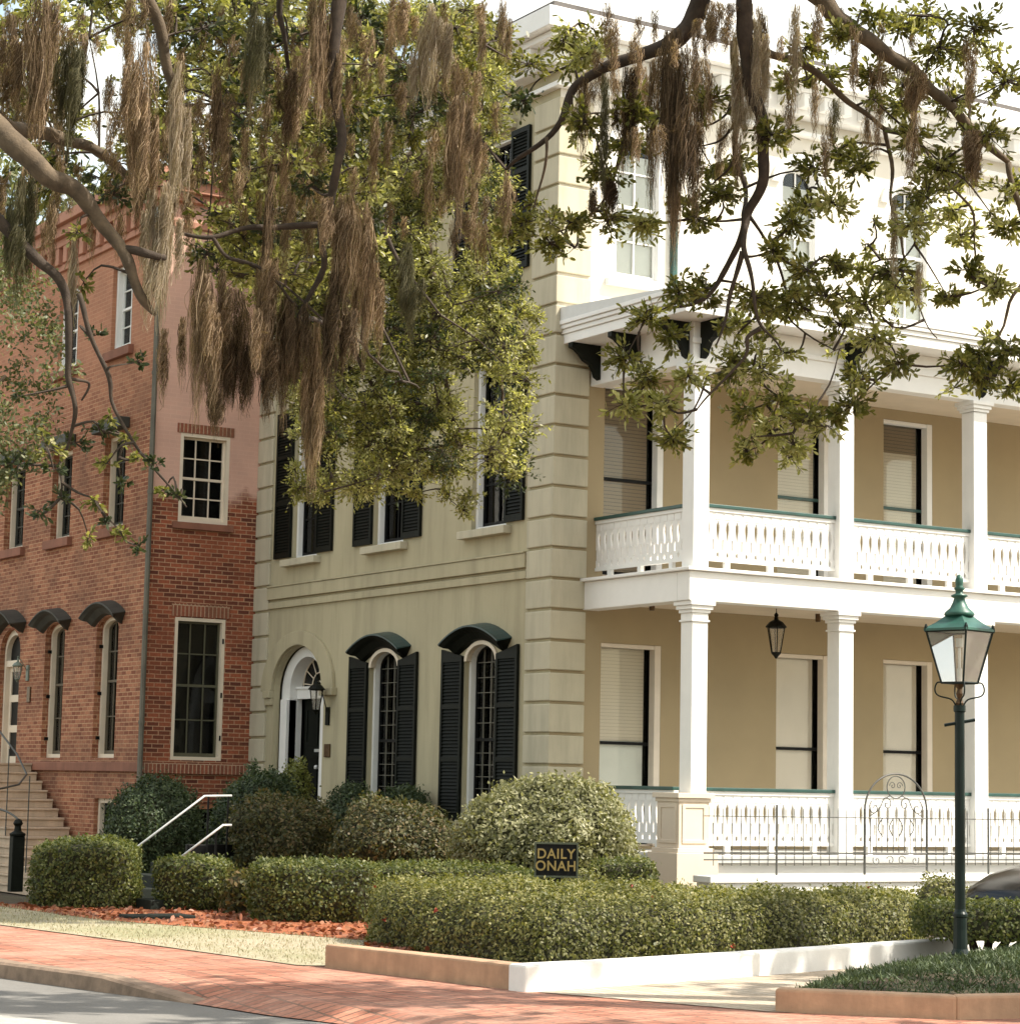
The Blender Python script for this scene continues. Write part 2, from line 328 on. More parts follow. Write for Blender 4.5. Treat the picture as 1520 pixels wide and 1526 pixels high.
def finish(name, me, mat, parent, bevel=0.0, smooth=False):
    for m_ in (mat if isinstance(mat, (list, tuple)) else [mat]): me.materials.append(m_)
    if smooth: me.shade_smooth()
    o = bpy.data.objects.new(name, me); COL.objects.link(o)
    if parent is not None: o.parent = parent
    if bevel:
        b = o.modifiers.new('bevel', 'BEVEL'); b.width = bevel; b.segments = 2; b.limit_method = 'ANGLE'; b.angle_limit = R(40)
    return o
def npmesh(name, V, npv, mat, parent=None, mats_idx=None):
    """V: (nfaces*npv,3) array: polygons of npv own vertices each; npv=6 leaf hexagons, 4 quads."""
    V = np.asarray(V, float).reshape(-1, 3); off = np.array(origin_of(parent)) if parent is not None else 0
    me = bpy.data.meshes.new(name); n = len(V); me.vertices.add(n); me.vertices.foreach_set('co', (V-off).ravel())
    nf = n//npv; me.loops.add(n); me.loops.foreach_set('vertex_index', np.arange(n)); me.polygons.add(nf)
    me.polygons.foreach_set('loop_start', np.arange(nf)*npv); me.update(calc_edges=True); me.validate()
    return finish(name, me, mat, parent)
def thing(name, label, cat, loc, group=None):
    o = bpy.data.objects.new(name, None); o.empty_display_size = 0.3; COL.objects.link(o); o.location = loc
    return tag(o, label, cat, group)
def tag(o, label=None, cat=None, group=None, kind=None):
    if label: o['label'] = label
    if cat: o['category'] = cat
    if group: o['group'] = group
    if kind: o['kind'] = kind
    return o
def recentre(o):
    """move a top-level mesh's origin to its base."""
    me = o.data; co = np.empty(len(me.vertices)*3); me.vertices.foreach_get('co', co); co = co.reshape(-1, 3)
    c = Vector(((co[:, 0].min()+co[:, 0].max())/2, (co[:, 1].min()+co[:, 1].max())/2, co[:, 2].min()))
    me.transform(Matrix.Translation(-c)); o.location = c; return o
def TL(x): return lambda u, d, z: (x+d, u, z)          # faces -x ; u = y
def TF(y): return lambda u, d, z: (u, y+d, z)          # faces -y ; u = x
def arch(u0, u1, z0, zs, rise, n=12):
    """opening outline with (semi)elliptic head."""
    c = (u0+u1)/2; a = (u1-u0)/2
    return [(u0, z0), (u1, z0), (u1, zs)]+[(c+a*math.cos(t), zs+rise*math.sin(t)) for t in np.linspace(0, math.pi, n)[1:-1]]+[(u0, zs)]
def rect(u0, u1, z0, z1): return [(u0, z0), (u1, z0), (u1, z1), (u0, z1)]
def ring(poly_out, poly_in): return poly_out, [poly_in]

# ------------------------------------------------------------------ setting: ground, road, pavements
def gz(x, y):
    t = min(max((y+1.0)/8.0, 0), 1); t = t*t*(3-2*t)
    return -0.5*t if x < 6 else 0.0
def sheet(name, mat, xs, ys, dz, f=None):
    mb = MB(); nx, ny = len(xs), len(ys)
    vs = [(x, y, gz(x, y)+dz+(f(x, y) if f else 0)) for y in ys for x in xs]
    fs = [(j*nx+i, j*nx+i+1, (j+1)*nx+i+1, (j+1)*nx+i) for j in range(ny-1) for i in range(nx-1)]
    o = mb.add(vs, fs).build(name, mat); o['kind'] = 'structure'; return o
def polysheet(name, mat, pts, z):
    mb = MB(); tri = tessellate_polygon([[Vector((p[0], p[1], 0)) for p in pts]])
    vs = [(p[0], p[1], z) for p in pts]; o = mb.add(vs, [tuple(t) for t in tri]).build(name, mat); o['kind'] = 'structure'; return o
# ground as one sheet to the horizon, cut along the road edge by being lower there
gx = [-900, -300, -60, -20, -8.9, -8.8] + list(np.arange(-8, 8.1, 1.0)) + [15, 60, 300, 900]
gy = [-900, -300, -60, -30] + list(np.arange(-20, 12.1, 1.0)) + [20, 60, 300, 900]
sheet('ground', SOIL, gx, gy, -0.02, lambda x, y: (-0.2 if x < -8.85 else 0))
# road: street runs along y at x < -11.3 ; drive crossing drops to meet it
EDGE = [(-11.55, 40), (-11.3, 5), (-11.0, -6), (-10.89, -8.33), (-10.58, -9.83), (-10.34, -10.8), (-10.16, -12.0), (-9.96, -12.7), (-9.6, -15), (-9.25, -40)]
polysheet('road', ASPH, [(-24, 40)]+EDGE+[(-24, -40)], -0.125)
polysheet('road_crossing_line', PAINTW, [(-12.7, -10.4), (-11.9, -11.4), (-11.35, -12.9), (-11.2, -14.5), (-12.7, -14.5)], -0.120)
# sidewalk deck (brick) with a dropping edge towards the crossing
def kz(y): return 0.0 if y > -9.8 else (-0.117 if y < -11.0 else -0.117*((-9.8-y)/1.2))
mb = MB(); ys = [40, 20, 5, 0, -3, -6, -8.33, -9.83, -10.2, -10.5, -10.8, -11.0, -11.01, -11.5, -12, -12.7, -13.6, -15, -40]
def edge_x(y):
    for (x1, y1), (x2, y2) in zip(EDGE[:-1], EDGE[1:]):
        if y <= y1 and y >= y2: return x1+(x2-x1)*((y1-y)/(y1-y2))
    return EDGE[-1][0]
vs = []; fs = []
for y in ys: 
    e = edge_x(y)+0.16 if y > -11.005 else edge_x(y)
    vs += [(e, y, kz(y)), (e+0.33, y, kz(y)*0.3+0.002), (-8.65, y, 0.004), (-5.6 if y < -11.5 else -8.2, y, 0.004)]
for i in range(len(ys)-1):
    for k in range(3): a = i*4+k; fs.append((a, a+1, a+5, a+4))
o = mb.add(vs, fs).build('sidewalk', PAVE); o['kind'] = 'structure'
# kerb stones along the road
mb = MB()
kys = [40, 20, 5, 0, -3, -6, -7.2, -8.33, -9, -9.5, -9.83, -10.2, -10.5, -10.8, -11.0]
vs = []; fs = []
for y in kys:
    e = edge_x(y); z = kz(y)+0.006; bulge = 0.0 if y > -10.1 else 0.02
    vs += [(e-0.01, y, -0.15), (e, y, z-0.02), (e+0.025, y, z), (e+0.17+bulge, y, z), (e+0.17+bulge, y, -0.15)]
for i in range(len(kys)-1):
    for k in range(4): a = i*5+k; fs.append((a, a+1, a+6, a+5))
kerbm = simple('stained_kerb_stone', (0.24, 0.17, 0.12), 0.85, 0.35, 6, bmp=0.5, streak=True)
o = mb.add(vs, fs).build('kerb', kerbm); o['kind'] = 'structure'
# drive (grey pavers), lawn, mulch, garden soil
polysheet('drive', PATHM, [(-8.0, -12.28), (-7.22, -14.2), (-6.2, -14.75), (0, -14.9), (14, -14.5), (14, -5.5), (4, -8.5), (-3.3, -10.98)], 0.010)
polysheet('lawn', LAWNM, [(-9.25, -3.6), (-9.9, 4), (-11.0, 40), (-8.6, 40), (-8.1, 3), (-7.9, -3.2), (-7.30, -4.8), (-6.55, -6.9), (-8.35, -9.62), (-8.62, -9.42), (-8.95, -6)], 0.012)
polysheet('mulch_bed', MULCHM, [(-8.1, 0), (-7.9, -3.2), (-7.30, -4.8), (-6.55, -6.9), (-8.2, -9.6), (-8.0, -10.6), (-5, -8), (-3, -3), (-3, 0), (-6, 0.2)], 0.016)
polysheet('far_paving', PAVE, [(-9.9, 4), (-9.25, -3.6), (-9.9, -3.6), (-11.3, 4), (-11.3, 40), (-11.0, 40)], 0.008)

# ------------------------------------------------------------------ planter walls
def strip(name, mat, pts, w, z0, zt, label, cat, side=1, bev=0.02):
    P = [np.array(p, float) for p in pts]; L = []; Rr = []
    for i, p in enumerate(P):
        a = P[max(i-1, 0)]; b_ = P[min(i+1, len(P)-1)]; t = b_-a; t /= np.linalg.norm(t); nrm = np.array([-t[1], t[0]])*side
        L.append(p); Rr.append(p+nrm*w)
    vs = []; fs = []
    for l, r in zip(L, Rr): vs += [(*l, z0), (*l, zt), (*r, zt), (*r, z0)]
    for i in range(len(P)-1):
        for k in range(4): a = i*4+k; b_ = i*4+(k+1) % 4; fs.append((a, b_, b_+4, a+4))
    n = len(P)-1; fs += [(0, 1, 2, 3), (n*4+3, n*4+2, n*4+1, n*4)]
    o = MB().add(vs, fs).build(name, mat, bevel=bev); tag(o, label, cat); return recentre(o)
strip('garden_curb', SANDCURB, [(-8.47, -9.63), (-8.30, -10.6), (-8.16, -11.4), (-8.07, -12.02)], 0.2, -0.1, 0.20,
      'low concrete curb with shaded tan in its colour, facing the brick sidewalk in front of the long hedge', 'curb', 1)
strip('garden_curb', WHITE_SUNLIT, [(-8.075, -12.235), (-6.8, -12.0), (-5.2, -11.6), (-3.2, -11.02), (0.5, -10.0)], 0.2, -0.1, 0.21,
      'curb with sun glare put into its white colour, running along the driveway under the long hedge', 'curb', 1)
strip('planter_wall', SANDCURB, [(-7.17, -14.18), (-6.75, -14.62), (-6.27, -15.10)], 0.18, -0.1, 0.17,
      'tan concrete planter edge below the juniper, front left of the street lamp', 'planter wall', 1)
strip('planter_wall', SANDCURB, [(-6.262, -15.10), (-5.0, -15.35), (-2, -15.9)], 0.18, -0.1, 0.17,
      'short lighter planter edge at the bottom right corner of the photo', 'planter wall', 1)

# ------------------------------------------------------------------ window builder
def louvre_shutter(T, u0, u1, z0, zo, zh, hinge, parent, d=-0.055):
    """open shutter lying against the wall. zo: top height at the outer edge, zh: at the hinge side. hinge: 0 -> hinge at u0."""
    zt0, zt1 = (zh, zo) if hinge == 0 else (zo, zh)
    mb = MB(); s = 0.055
    # stiles and rails
    mb.extrude(T, [(u0, z0), (u0+s, z0), (u0+s, zt0+(zt1-zt0)*s/(u1-u0)), (u0, zt0)], d, -0.01)
    mb.extrude(T, [(u1-s, z0), (u1, z0), (u1, zt1), (u1-s, zt1-(zt1-zt0)*s/(u1-u0))], d, -0.01)
    zz = min(zt0, zt1)
    for za, zb in ((z0, z0+0.1), (z0+(zz-z0)*0.36, z0+(zz-z0)*0.36+0.07), (z0+(zz-z0)*0.68, z0+(zz-z0)*0.68+0.07), (zz-0.08, zz)):
        mb.tbox(T, u0+s, u1-s, d+0.002, -0.012, za, zb)
    if abs(zt0-zt1) > 1e-3: mb.extrude(T, [(u0+s, zz), (u1-s, zz), (u1-s, zt1-(zt1-zt0)*s/(u1-u0)), (u0+s, zt0+(zt1-zt0)*s/(u1-u0))], d+0.002, -0.012)
    z = z0+0.12
    while z < zz-0.1:
        mb.add([T(u0+s, d+0.008, z), T(u1-s, d+0.008, z), T(u1-s, d+0.032, z+0.045), T(u0+s, d+0.032, z+0.045),
                T(u0+s, d+0.014, z-0.004), T(u1-s, d+0.014, z-0.004), T(u1-s, d+0.038, z+0.041), T(u0+s, d+0.038, z+0.041)],
               [(0, 1, 2, 3), (7, 6, 5, 4), (0, 4, 5, 1), (2, 6, 7, 3)])
        z += 0.052
    mb.tbox(T, u0+s, u1-s, -0.013, -0.009, z0, zz-0.02)
    return mb.build('shutter', BLACKGREEN, parent)
def hood(T, c, hw, zb, rise, proj, parent, m_body, m_top):
    """curved projecting window hood with swept ends."""
    n = 14; top = []; bot = []
    for i in range(n+1):
        t = -1+2*i/n; zt = zb+rise*math.cos(t*math.pi/2)**0.9 if abs(t) < 1 else zb
        top.append((c+t*hw, zt)); bot.append((c+t*hw*0.80, zb-0.03+rise*0.80*math.cos(t*math.pi/2)**1.1-0.10*(1-abs(t))*0))
    mb = MB(); vs = []; fs = []
    # cross-section per station: wall top, front lip top, front lip bottom, inner front, wall lower
    for (ut, zt), (ub, zb2) in zip(top, bot):
        vs += [T(ut, 0, zt+0.05), T(ut, -proj, zt+0.015), T(ut, -proj, zt-0.02), T(ub*0.4+ut*0.6, -proj*0.85, zt-0.05), T(ub*0.75+ut*0.25, -proj*0.6, zt*0.6+zb2*0.4-0.05), T(ub, -proj*0.3, zb2-0.10), T(ub, 0, zb2-0.13)]
    k = 7
    for i in range(n):
        for j in range(k-1): a = i*k+j; fs.append((a, a+1, a+1+k, a+k))
    fs.append(tuple(range(k))); fs.append(tuple(n*k+j for j in range(k-1, -1, -1)))
    h = mb.add(vs, fs).build('window_hood', m_body, parent)
    mb = MB(); vs = []; fs = []
    for (ut, zt) in top: vs += [T(ut, 0.0, zt+0.062), T(ut*1.0, -proj-0.015, zt+0.012), T(ut, -proj-0.015, zt-0.012), T(ut, 0.0, zt+0.05)]
    for i in range(n):
        for j in range(4): a = i*4+j; b_ = i*4+(j+1) % 4; fs.append((a, b_, b_+4, a+4))
    fs += [(0, 1, 2, 3), tuple(n*4+j for j in (3, 2, 1, 0))]
    mb.add(vs, fs).build('hood_cap', m_top, parent)
    return h
def window(house, T, out, u0, u1, z0, zs, rise=0.0, dep_=0.22, cols=3, rows=4, frame_m=WHITE, sash_m=BLACKGREEN, bars_m=None, fw=0.06, meet=None, behind=None, name='window', casing=True, barw=0.011):
    """frame fills the opening between reveals; out = opening polygon."""
    ins = arch(u0+fw, u1-fw, z0+fw, zs, max(rise-fw, 0.0)) if rise else rect(u0+fw, u1-fw, z0+fw, zs-fw)
    fr = MB().extrude(T, out, dep_-0.12, dep_+0.05, [ins]).build(name, frame_m, house)
    s = 0.035; w0, w1 = u0+fw, u1-fw; za = z0+fw; zt = zs+(rise-fw if rise else -fw)
    zm = meet if meet else (za+zt)/2
    ins2 = arch(w0+s, w1-s, za+s+0.03, zs-0.0, max(rise-fw-s, 0.0)) if rise else rect(w0+s, w1-s, za+s+0.03, zt-s)
    mb = MB().extrude(T, ins, dep_-0.03, dep_+0.02, [ins2])
    mb.tbox(T, w0+s, w1-s, dep_-0.04, dep_+0.015, zm-0.022, zm+0.022)
    mb.build('sash', sash_m, fr)
    bm_ = bars_m or sash_m; g = MB()
    def archz(u):
        if not rise: return zt-s
        c = (w0+w1)/2; a = (w1-w0)/2-s; k = max(0, 1-((u-c)/a)**2); return zs+(rise-fw-s)*math.sqrt(k)
    for i in range(1, cols):
        u = w0+(w1-w0)*i/cols; g.tbox(T, u-barw, u+barw, dep_-0.022, dep_+0.0, za+s+0.03, archz(u))
    for a_, b_ in ((za+s+0.03, zm-0.022), (zm+0.022, zt-s)):
        for i in range(1, rows):
            z = a_+(b_-a_)*i/rows
            if z > zs: 
                c = (w0+w1)/2; a = (w1-w0)/2-s; hw = a*math.sqrt(max(0, 1-((z-zs)/max(rise-fw-s, .01))**2)); g.tbox(T, c-hw, c+hw, dep_-0.021, dep_+0.001, z-barw, z+barw)
            else: g.tbox(T, w0+s, w1-s, dep_-0.021, dep_+0.001, z-barw, z+barw)
    if cols > 1 or rows > 1: g.build('glazing_bar', bm_, fr)
    gl = MB().extrude(T, ins2, dep_+0.004, dep_+0.008).build('glass', GLASS, fr)
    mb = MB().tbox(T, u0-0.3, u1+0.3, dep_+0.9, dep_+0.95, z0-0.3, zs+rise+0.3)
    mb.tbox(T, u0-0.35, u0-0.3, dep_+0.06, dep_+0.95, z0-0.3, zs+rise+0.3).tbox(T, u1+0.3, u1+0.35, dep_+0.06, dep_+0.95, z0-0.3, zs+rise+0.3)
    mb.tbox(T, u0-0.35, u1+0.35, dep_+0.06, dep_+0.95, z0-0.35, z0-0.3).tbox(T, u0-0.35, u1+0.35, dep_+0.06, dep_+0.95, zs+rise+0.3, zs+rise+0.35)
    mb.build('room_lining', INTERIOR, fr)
    return fr
def drape(fr, T, ua, ub, d, z0, z1, mat, name='curtain'):
    n = max(6, int((ub-ua)/0.03)); vs = []; fs = []
    for i in range(n+1):
        u = ua+(ub-ua)*i/n; dd = d+0.02*math.sin(i*1.9); vs += [T(u, dd, z0), T(u, dd, z1)]
    for i in range(n): fs.append((2*i, 2*i+2, 2*i+3, 2*i+1))
    return MB().add(vs, fs).build(name, mat, fr, smooth=True)

# ================================================================== OLIVE STUCCO HOUSE
HX1, HY1, HZ = 14.0, 9.72, 12.35
house = thing('stucco_house', 'three storey olive stucco corner house with white two level porch and rusticated corner piers', 'house', (0, 0, -0.6))
L = TL(0.0); P = TF(0.0)
# openings on the left (street) face: u = y
LW = [(4.38, 5.39, 1.05, 3.42, 0.30), (1.42, 2.38, 1.05, 3.42, 0.30)]
LU = [(7.38, 8.32), (4.38, 5.38), (1.28, 2.28)]
door_o = arch(6.97, 8.87, 0.45, 3.10, 0.78, 20)
holes = [arch(*w, 9) for w in LW]+[door_o]+[rect(a, b_, 5.38, 8.0) for a, b_ in LU]+[rect(a, b_, 9.15, 11.35) for a, b_ in LU]
mb = MB().wall(L, rect(0, HY1+0.0, -0.6, HZ), holes, 0.12)
PWin = [(0.86, 1.92), (4.06, 5.08), (6.17, 7.19), (9.3, 10.3)]
holesP = [rect(a, b_, 0.75, 3.65) for a, b_ in PWin]+[rect(a, b_, 4.62, 7.45) for a, b_ in PWin]
PW3 = [(0.95, 1.85), (4.05, 4.85), (6.25, 7.15), (9.3, 10.2)]
holes3 = [arch(a, b_, 9.0, 10.95, 0.33, 9) for a, b_ in PW3]

mb.add([(HX1, 0, -.6), (HX1, HY1, -.6), (HX1, HY1, HZ), (HX1, 0, HZ)], [(0, 1, 2, 3)])
mb.add([(0, HY1, -.6), (HX1, HY1, -.6), (HX1, HY1, HZ), (0, HY1, HZ)], [(0, 1, 2, 3)])
mb.build('wall', STUCCO, house)
MB().wall(P, rect(0, HX1, 8.2, HZ), holes3, 0.12).build('upper_wall', SUNLIT_STUCCO, house)
MB().wall(P, rect(0, HX1, -0.6, 8.2), holesP, 0.15).build('porch_wall', PORCHWALL, house)
# roof and main cornice
mb = MB(); mb.box(-0.45, HX1+.4, -0.45, HY1+.4, 12.30, 12.40); mb.box(-0.60, HX1+.5, -0.60, HY1+.5, 12.402, 12.70)
mb.box(-0.25, HX1+.3, -0.25, HY1+.3, 12.0, 12.298); mb.box(-0.12, HX1+.2, -0.12, HY1+.2, 11.72, 11.80)
for i in range(24): mb.box(-0.42, -0.25, 0.2+i*0.4, 0.36+i*0.4, 12.08, 12.298)
for i in range(34): mb.box(0.2+i*0.4, 0.36+i*0.4, -0.42, -0.25, 12.08, 12.298)
mb.build('cornice', WHITE, house, bevel=0.012)
MB().box(-0.4, HX1+.3, -0.4, HY1+.3, 12.702, 12.85).build('roof', ROOFM, house)
# rusticated piers
def pier(y0, y1, x1):
    mb = MB(); z = -0.6; ph = 0.442; zz = 0.11
    while zz+ph < 12.0:
        a, b_ = zz+0.022, zz+ph-0.022
        if x1: mb.add([(-0.045, y0-0.045, a), (x1, y0-0.045, a), (x1, 0.02, a), (0.02, 0.02, a), (0.02, y1, a), (-0.045, y1, a)]+[(-0.045, y0-0.045, b_), (x1, y0-0.045, b_), (x1, 0.02, b_), (0.02, 0.02, b_), (0.02, y1, b_), (-0.045, y1, b_)],
                      [(0, 1, 2, 3, 4, 5), (11, 10, 9, 8, 7, 6), (0, 6, 7, 1), (1, 7, 8, 2), (2, 8, 9, 3), (3, 9, 10, 4), (4, 10, 11, 5), (5, 11, 6, 0)])
        else: mb.box(-0.045, 0.02, y0, y1, a, b_)
        zz += ph
    mb.build('rusticated_pier', QUOIN, house, bevel=0.014)
pier(0, 0.64, 0.56)
pier(9.12, 9.72, 0)
# belt courses
mb = MB().box(-0.075, 0.01, 0.642, 9.118, 4.72, 4.93).box(-0.05, 0.01, 0.642, 9.118, 4.56, 4.675).box(-0.095, 0.01, 0.642, 9.118, 4.932, 4.96)
mb.box(-0.03, 0.01, 0.642, 9.118, 8.55, 8.75)
mb.build('belt_course', STUCCO, house, bevel=0.008)
# lower arched windows with shutters and hoods
for i, (a, b_, z0, zs, rs) in enumerate(LW):
    fr = window(house, L, arch(a, b_, z0, zs, rs, 9), a, b_, z0, zs, rs, dep_=0.2, cols=4, rows=6, barw=0.005, fw=0.055, meet=2.25, sash_m=BLACK, bars_m=simple('lead_bar%d' % i, (0.14, 0.13, 0.10), 0.6))
    louvre_shutter(L, b_+0.01, b_+0.62, z0-0.02, 3.62, 3.50, 0, fr)
    louvre_shutter(L, a-0.6, a-0.01, z0-0.02, 3.62, 3.50, 1, fr)
    hood(L, (a+b_)/2, 0.85, 3.67, 0.25, 0.25, fr, BLACKGREEN, TEAL)
    # cream arch band under the hood
    c = (a+b_)/2; aw = (b_-a)/2
    band = [(c+(aw+0.0)*math.cos(t), zs+(rs+0.0)*math.sin(t)) for t in np.linspace(0, math.pi, 14)]
    band2 = [(c+(aw-0.07)*math.cos(t), zs+(rs-0.06)*math.sin(t)) for t in np.linspace(math.pi, 0, 14)]
    MB().extrude(L, band+band2, -0.02, 0.07).build('arch_trim', CREAM, fr)
    drape(fr, L, b_-0.32, b_-0.02, 0.26, z0, zs, CURTAIN)
    drape(fr, L, a+0.02, a+0.22, 0.26, z0, zs, CURTAIN)
    MB().tbox(L, a-0.06, b_+0.06, -0.09, 0.1, z0-0.12, z0).build('sill', STUCCO, fr, bevel=0.008)
for lev, (z0, z1) in enumerate(((5.38, 8.0), (9.15, 11.35))):
    for i, (a, b_) in enumerate(LU):
        fr = window(house, L, rect(a, b_, z0, z1), a, b_, z0, z1, 0, dep_=0.2, cols=2, rows=2, fw=0.06, sash_m=BLACK)
        if not (lev == 0 and i == 2): louvre_shutter(L, b_+0.01, b_+0.63, z0+0.05, z1, z1, 0, fr)
        louvre_shutter(L, a-0.60 if a > 1.5 else a-0.52, a-0.01, z0+0.05, z1, z1, 1, fr)
        MB().tbox(L, a-0.15, b_+0.2, -0.14, 0.11, z0-0.12, z0).build('sill', QUOIN, fr, bevel=0.01)
        MB().tbox(L, a-0.08, b_+0.08, -0.08, 0.01, z1+0.05, z1+0.2).build('lintel', QUOIN, fr, bevel=0.01)
        drape(fr, L, b_-0.42, b_-0.2, 0.34, z0, z1, WHITE if i else CURTAIN)
# porch windows with blinds
for lev, (z0, z1) in enumerate(((0.75, 3.65), (4.62, 7.45))):
    for i, (a, b_) in enumerate(PWin):
        fr = window(house, P, rect(a, b_, z0, z1), a, b_, z0, z1, 0, dep_=0.18, cols=1, rows=1, fw=0.02, sash_m=(BLACK if lev == 0 or i == 0 else DKGREEN), frame_m=CREAMW, meet=(2.22 if lev == 0 else 6.06))
        bm_ = [[BLIND, SHADE, SHADE, SHADE], [BLINDD, BLIND, BLINDD, BLIND]][lev][i]
        zb = z0+0.02
        if lev == 0: 
            MB().tbox(P, a+0.02, b_-0.17, 0.195, 0.2, 2.25, z1-0.05).build('blind', bm_, fr)
            MB().tbox(P, a+0.02, b_-0.17, 0.205, 0.22, zb, 2.25).build('shade', SHADE if i else WHITE, fr)
        elif i == 2:
            MB().tbox(P, a+0.02, b_-0.17, 0.195, 0.2, zb, 6.95).build('blind', BLIND, fr)
            MB().tbox(P, a+0.02, b_-0.17, 0.205, 0.23, 6.95, z1-0.05).build('shade', BLINDD, fr)
        else:
            MB().tbox(P, a+0.02, b_-0.17, 0.195, 0.2, zb, z1-0.05).build('blind', bm_, fr)
        MB().tbox(P, b_-0.11, b_-0.002, 0.0, 0.14, z0, z1-0.002).tbox(P, a, b_-0.112, 0.01, 0.14, z1-0.06, z1-0.002).build('casing', CREAMW if lev == 0 else WHITE, fr, bevel=0.006)
# third floor arched windows
for i, (a, b_) in enumerate(PW3):
    fr = window(house, P, arch(a, b_, 9.0, 10.95, 0.33, 9), a, b_, 9.0, 10.95, 0.33, dep_=0.12, cols=2, rows=2, fw=0.07, sash_m=WHITE)
    MB().tbox(P, a+0.1, b_-0.1, 0.15, 0.155, 9.0, 10.95).build('blind', WHITE, fr)
    MB().tbox(P, a-0.12, b_+0.12, -0.1, 0.05, 8.9, 9.0).build('sill', WHITE, fr)
    c = (a+b_)/2; aw = (b_-a)/2
    band = [(c+(aw+0.16)*math.cos(t), 10.95+0.49*math.sin(t)) for t in np.linspace(0, math.pi, 14)]
    band2 = [(c+(aw+0.0)*math.cos(t), 10.95+0.33*math.sin(t)) for t in np.linspace(math.pi, 0, 14)]
    MB().extrude(P, band+band2, -0.06, 0.0).build('arch_trim', WHITE, fr)
mb = MB()
mb.box(1.99, 2.07, -0.09, -0.0, 8.3, 12.0); mb.build('downpipe', DKGREEN, house)
# ---- entrance door
dr = MB().extrude(L, [(7.34, 0.5), (8.52, 0.5), (8.52, 2.98), (7.34, 2.98)], 0.44, 0.50).build('door', BLACKGREEN, house)
mb = MB()
for za, zb in ((0.65, 1.15), (1.30, 2.0), (2.2, 2.85)):
    for ua, ub in ((7.42, 7.88), (7.98, 8.44)):
        mb.extrude(L, rect(ua, ub, za, zb), 0.425, 0.44, [rect(ua+0.05, ub-0.05, za+0.05, zb-0.05)])
mb.build('door_moulding', BLACKGREEN, dr)
MB().lathe((0.40, 7.95), [(0.0, 1.78), (0.035, 1.79), (0.04, 1.82), (0.03, 1.85), (0.0, 1.86)], 10).build('knocker', STEEL, dr)
MB().tbox(L, 7.82, 8.08, 0.42, 0.44, 2.08, 2.13).build('letter_plate', STEEL, dr)
# white door frame with pilasters and transom
inn = arch(7.30, 8.56, 0.45, 3.14, 0.56, 20)
ofr = MB().extrude(L, arch(6.971, 8.869, 0.45, 3.10, 0.779, 20), 0.16, 0.40, [inn]).build('door_frame', WHITE, house)
MB().tbox(L, 7.22, 8.64, 0.30, 0.45, 2.99, 3.16).tbox(L, 7.18, 8.68, 0.27, 0.45, 3.161, 3.20).build('transom', WHITE, ofr)
MB().tbox(L, 8.56, 8.80, 0.10, 0.30, 0.45, 2.98).build('pilaster', WHITE, ofr, bevel=0.01); MB().tbox(L, 7.04, 7.28, 0.10, 0.30, 0.45, 2.98).build('pilaster', WHITE, ofr, bevel=0.01)
MB().extrude(L, arch(7.30, 8.56, 3.15, 3.15, 0.55, 20)[2:], 0.42, 0.43).build('fanlight_glass', glassmat('fanlight_glass', (0.5, 0.5, 0.5)), ofr)
mb = MB(); cu, cz = 7.93, 3.20
for t in np.linspace(0.12, math.pi-0.12, 7):
    mb.tube([L(cu+0.26*math.cos(t), 0.405, cz+0.24*math.sin(t)), L(cu+0.62*math.cos(t), 0.405, cz+0.52*math.sin(t))], 0.011, 5)
for rx_, rz_ in ((0.26, 0.24), (0.60, 0.50), (0.1, 0.09)):
    mb.tube([L(cu+rx_*math.cos(t), 0.405, cz+rz_*math.sin(t)) for t in np.linspace(0, math.pi, 16)], 0.012, 5)
mb.build('fanlight_tracery', CREAM, ofr)
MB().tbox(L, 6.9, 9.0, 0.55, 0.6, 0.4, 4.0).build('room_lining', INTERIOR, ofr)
# archivolt and imposts
c = 7.92; outa = [(c+1.36*math.cos(t), 3.13+1.0*math.sin(t)) for t in np.linspace(0, math.pi, 26)]; ina = [(c+0.952*math.cos(t), 3.13+0.76*math.sin(t)) for t in np.linspace(math.pi, 0, 26)]
MB().extrude(L, outa+ina, -0.06, 0.0).build('archivolt', STUCCO, house, bevel=0.012)
MB().tbox(L, 6.50, 6.972, -0.10, 0.0, 3.0, 3.128).build('impost', STUCCO, house, bevel=0.012)
MB().tbox(L, 8.868, 9.115, -0.10, 0.0, 3.0, 3.128).tbox(L, 8.868, 9.115, -0.06, 0.0, 2.88, 2.998).build('impost', STUCCO, house, bevel=0.012)
MB().tbox(L, 6.66, 6.86, -0.03, 0.0, 1.98, 2.2).build('plaque', BRONZE, house, bevel=0.01)

# ---- porch
XC, DY, BAY, CWd = 0.627, -2.52, 2.547, 0.26
ncol = 5
# base and floor
MB().box(XC-0.05, HX1, DY-0.02, 0.0, -0.4, 0.60).box(XC-0.05, HX1, DY-0.05, 0, -0.4, 0.30).build('porch_base', WHITE, house, bevel=0.01)
MB().box(XC-0.12, HX1, DY-0.10, 0.0, 0.602, 0.71).build('porch_floor', simple('floor_paint', (0.5, 0.5, 0.48), 0.5), house, bevel=0.01)
# middle beam (fascia), soffit and upper floor
mb = MB()
mb.box(XC-0.10, HX1, DY-0.06, DY+0.22, 4.10, 4.50); mb.box(XC-0.10, XC+0.18, DY+0.22, 0.0, 4.10, 4.50)
mb.box(XC-0.16, HX1, DY-0.12, 0.0, 4.502, 4.55)
mb.build('porch_beam', WHITE, house, bevel=0.01)
MB().box(XC+0.18, HX1, DY+0.22, 0.0, 4.20, 4.25).build('porch_ceiling', CREAM, house)
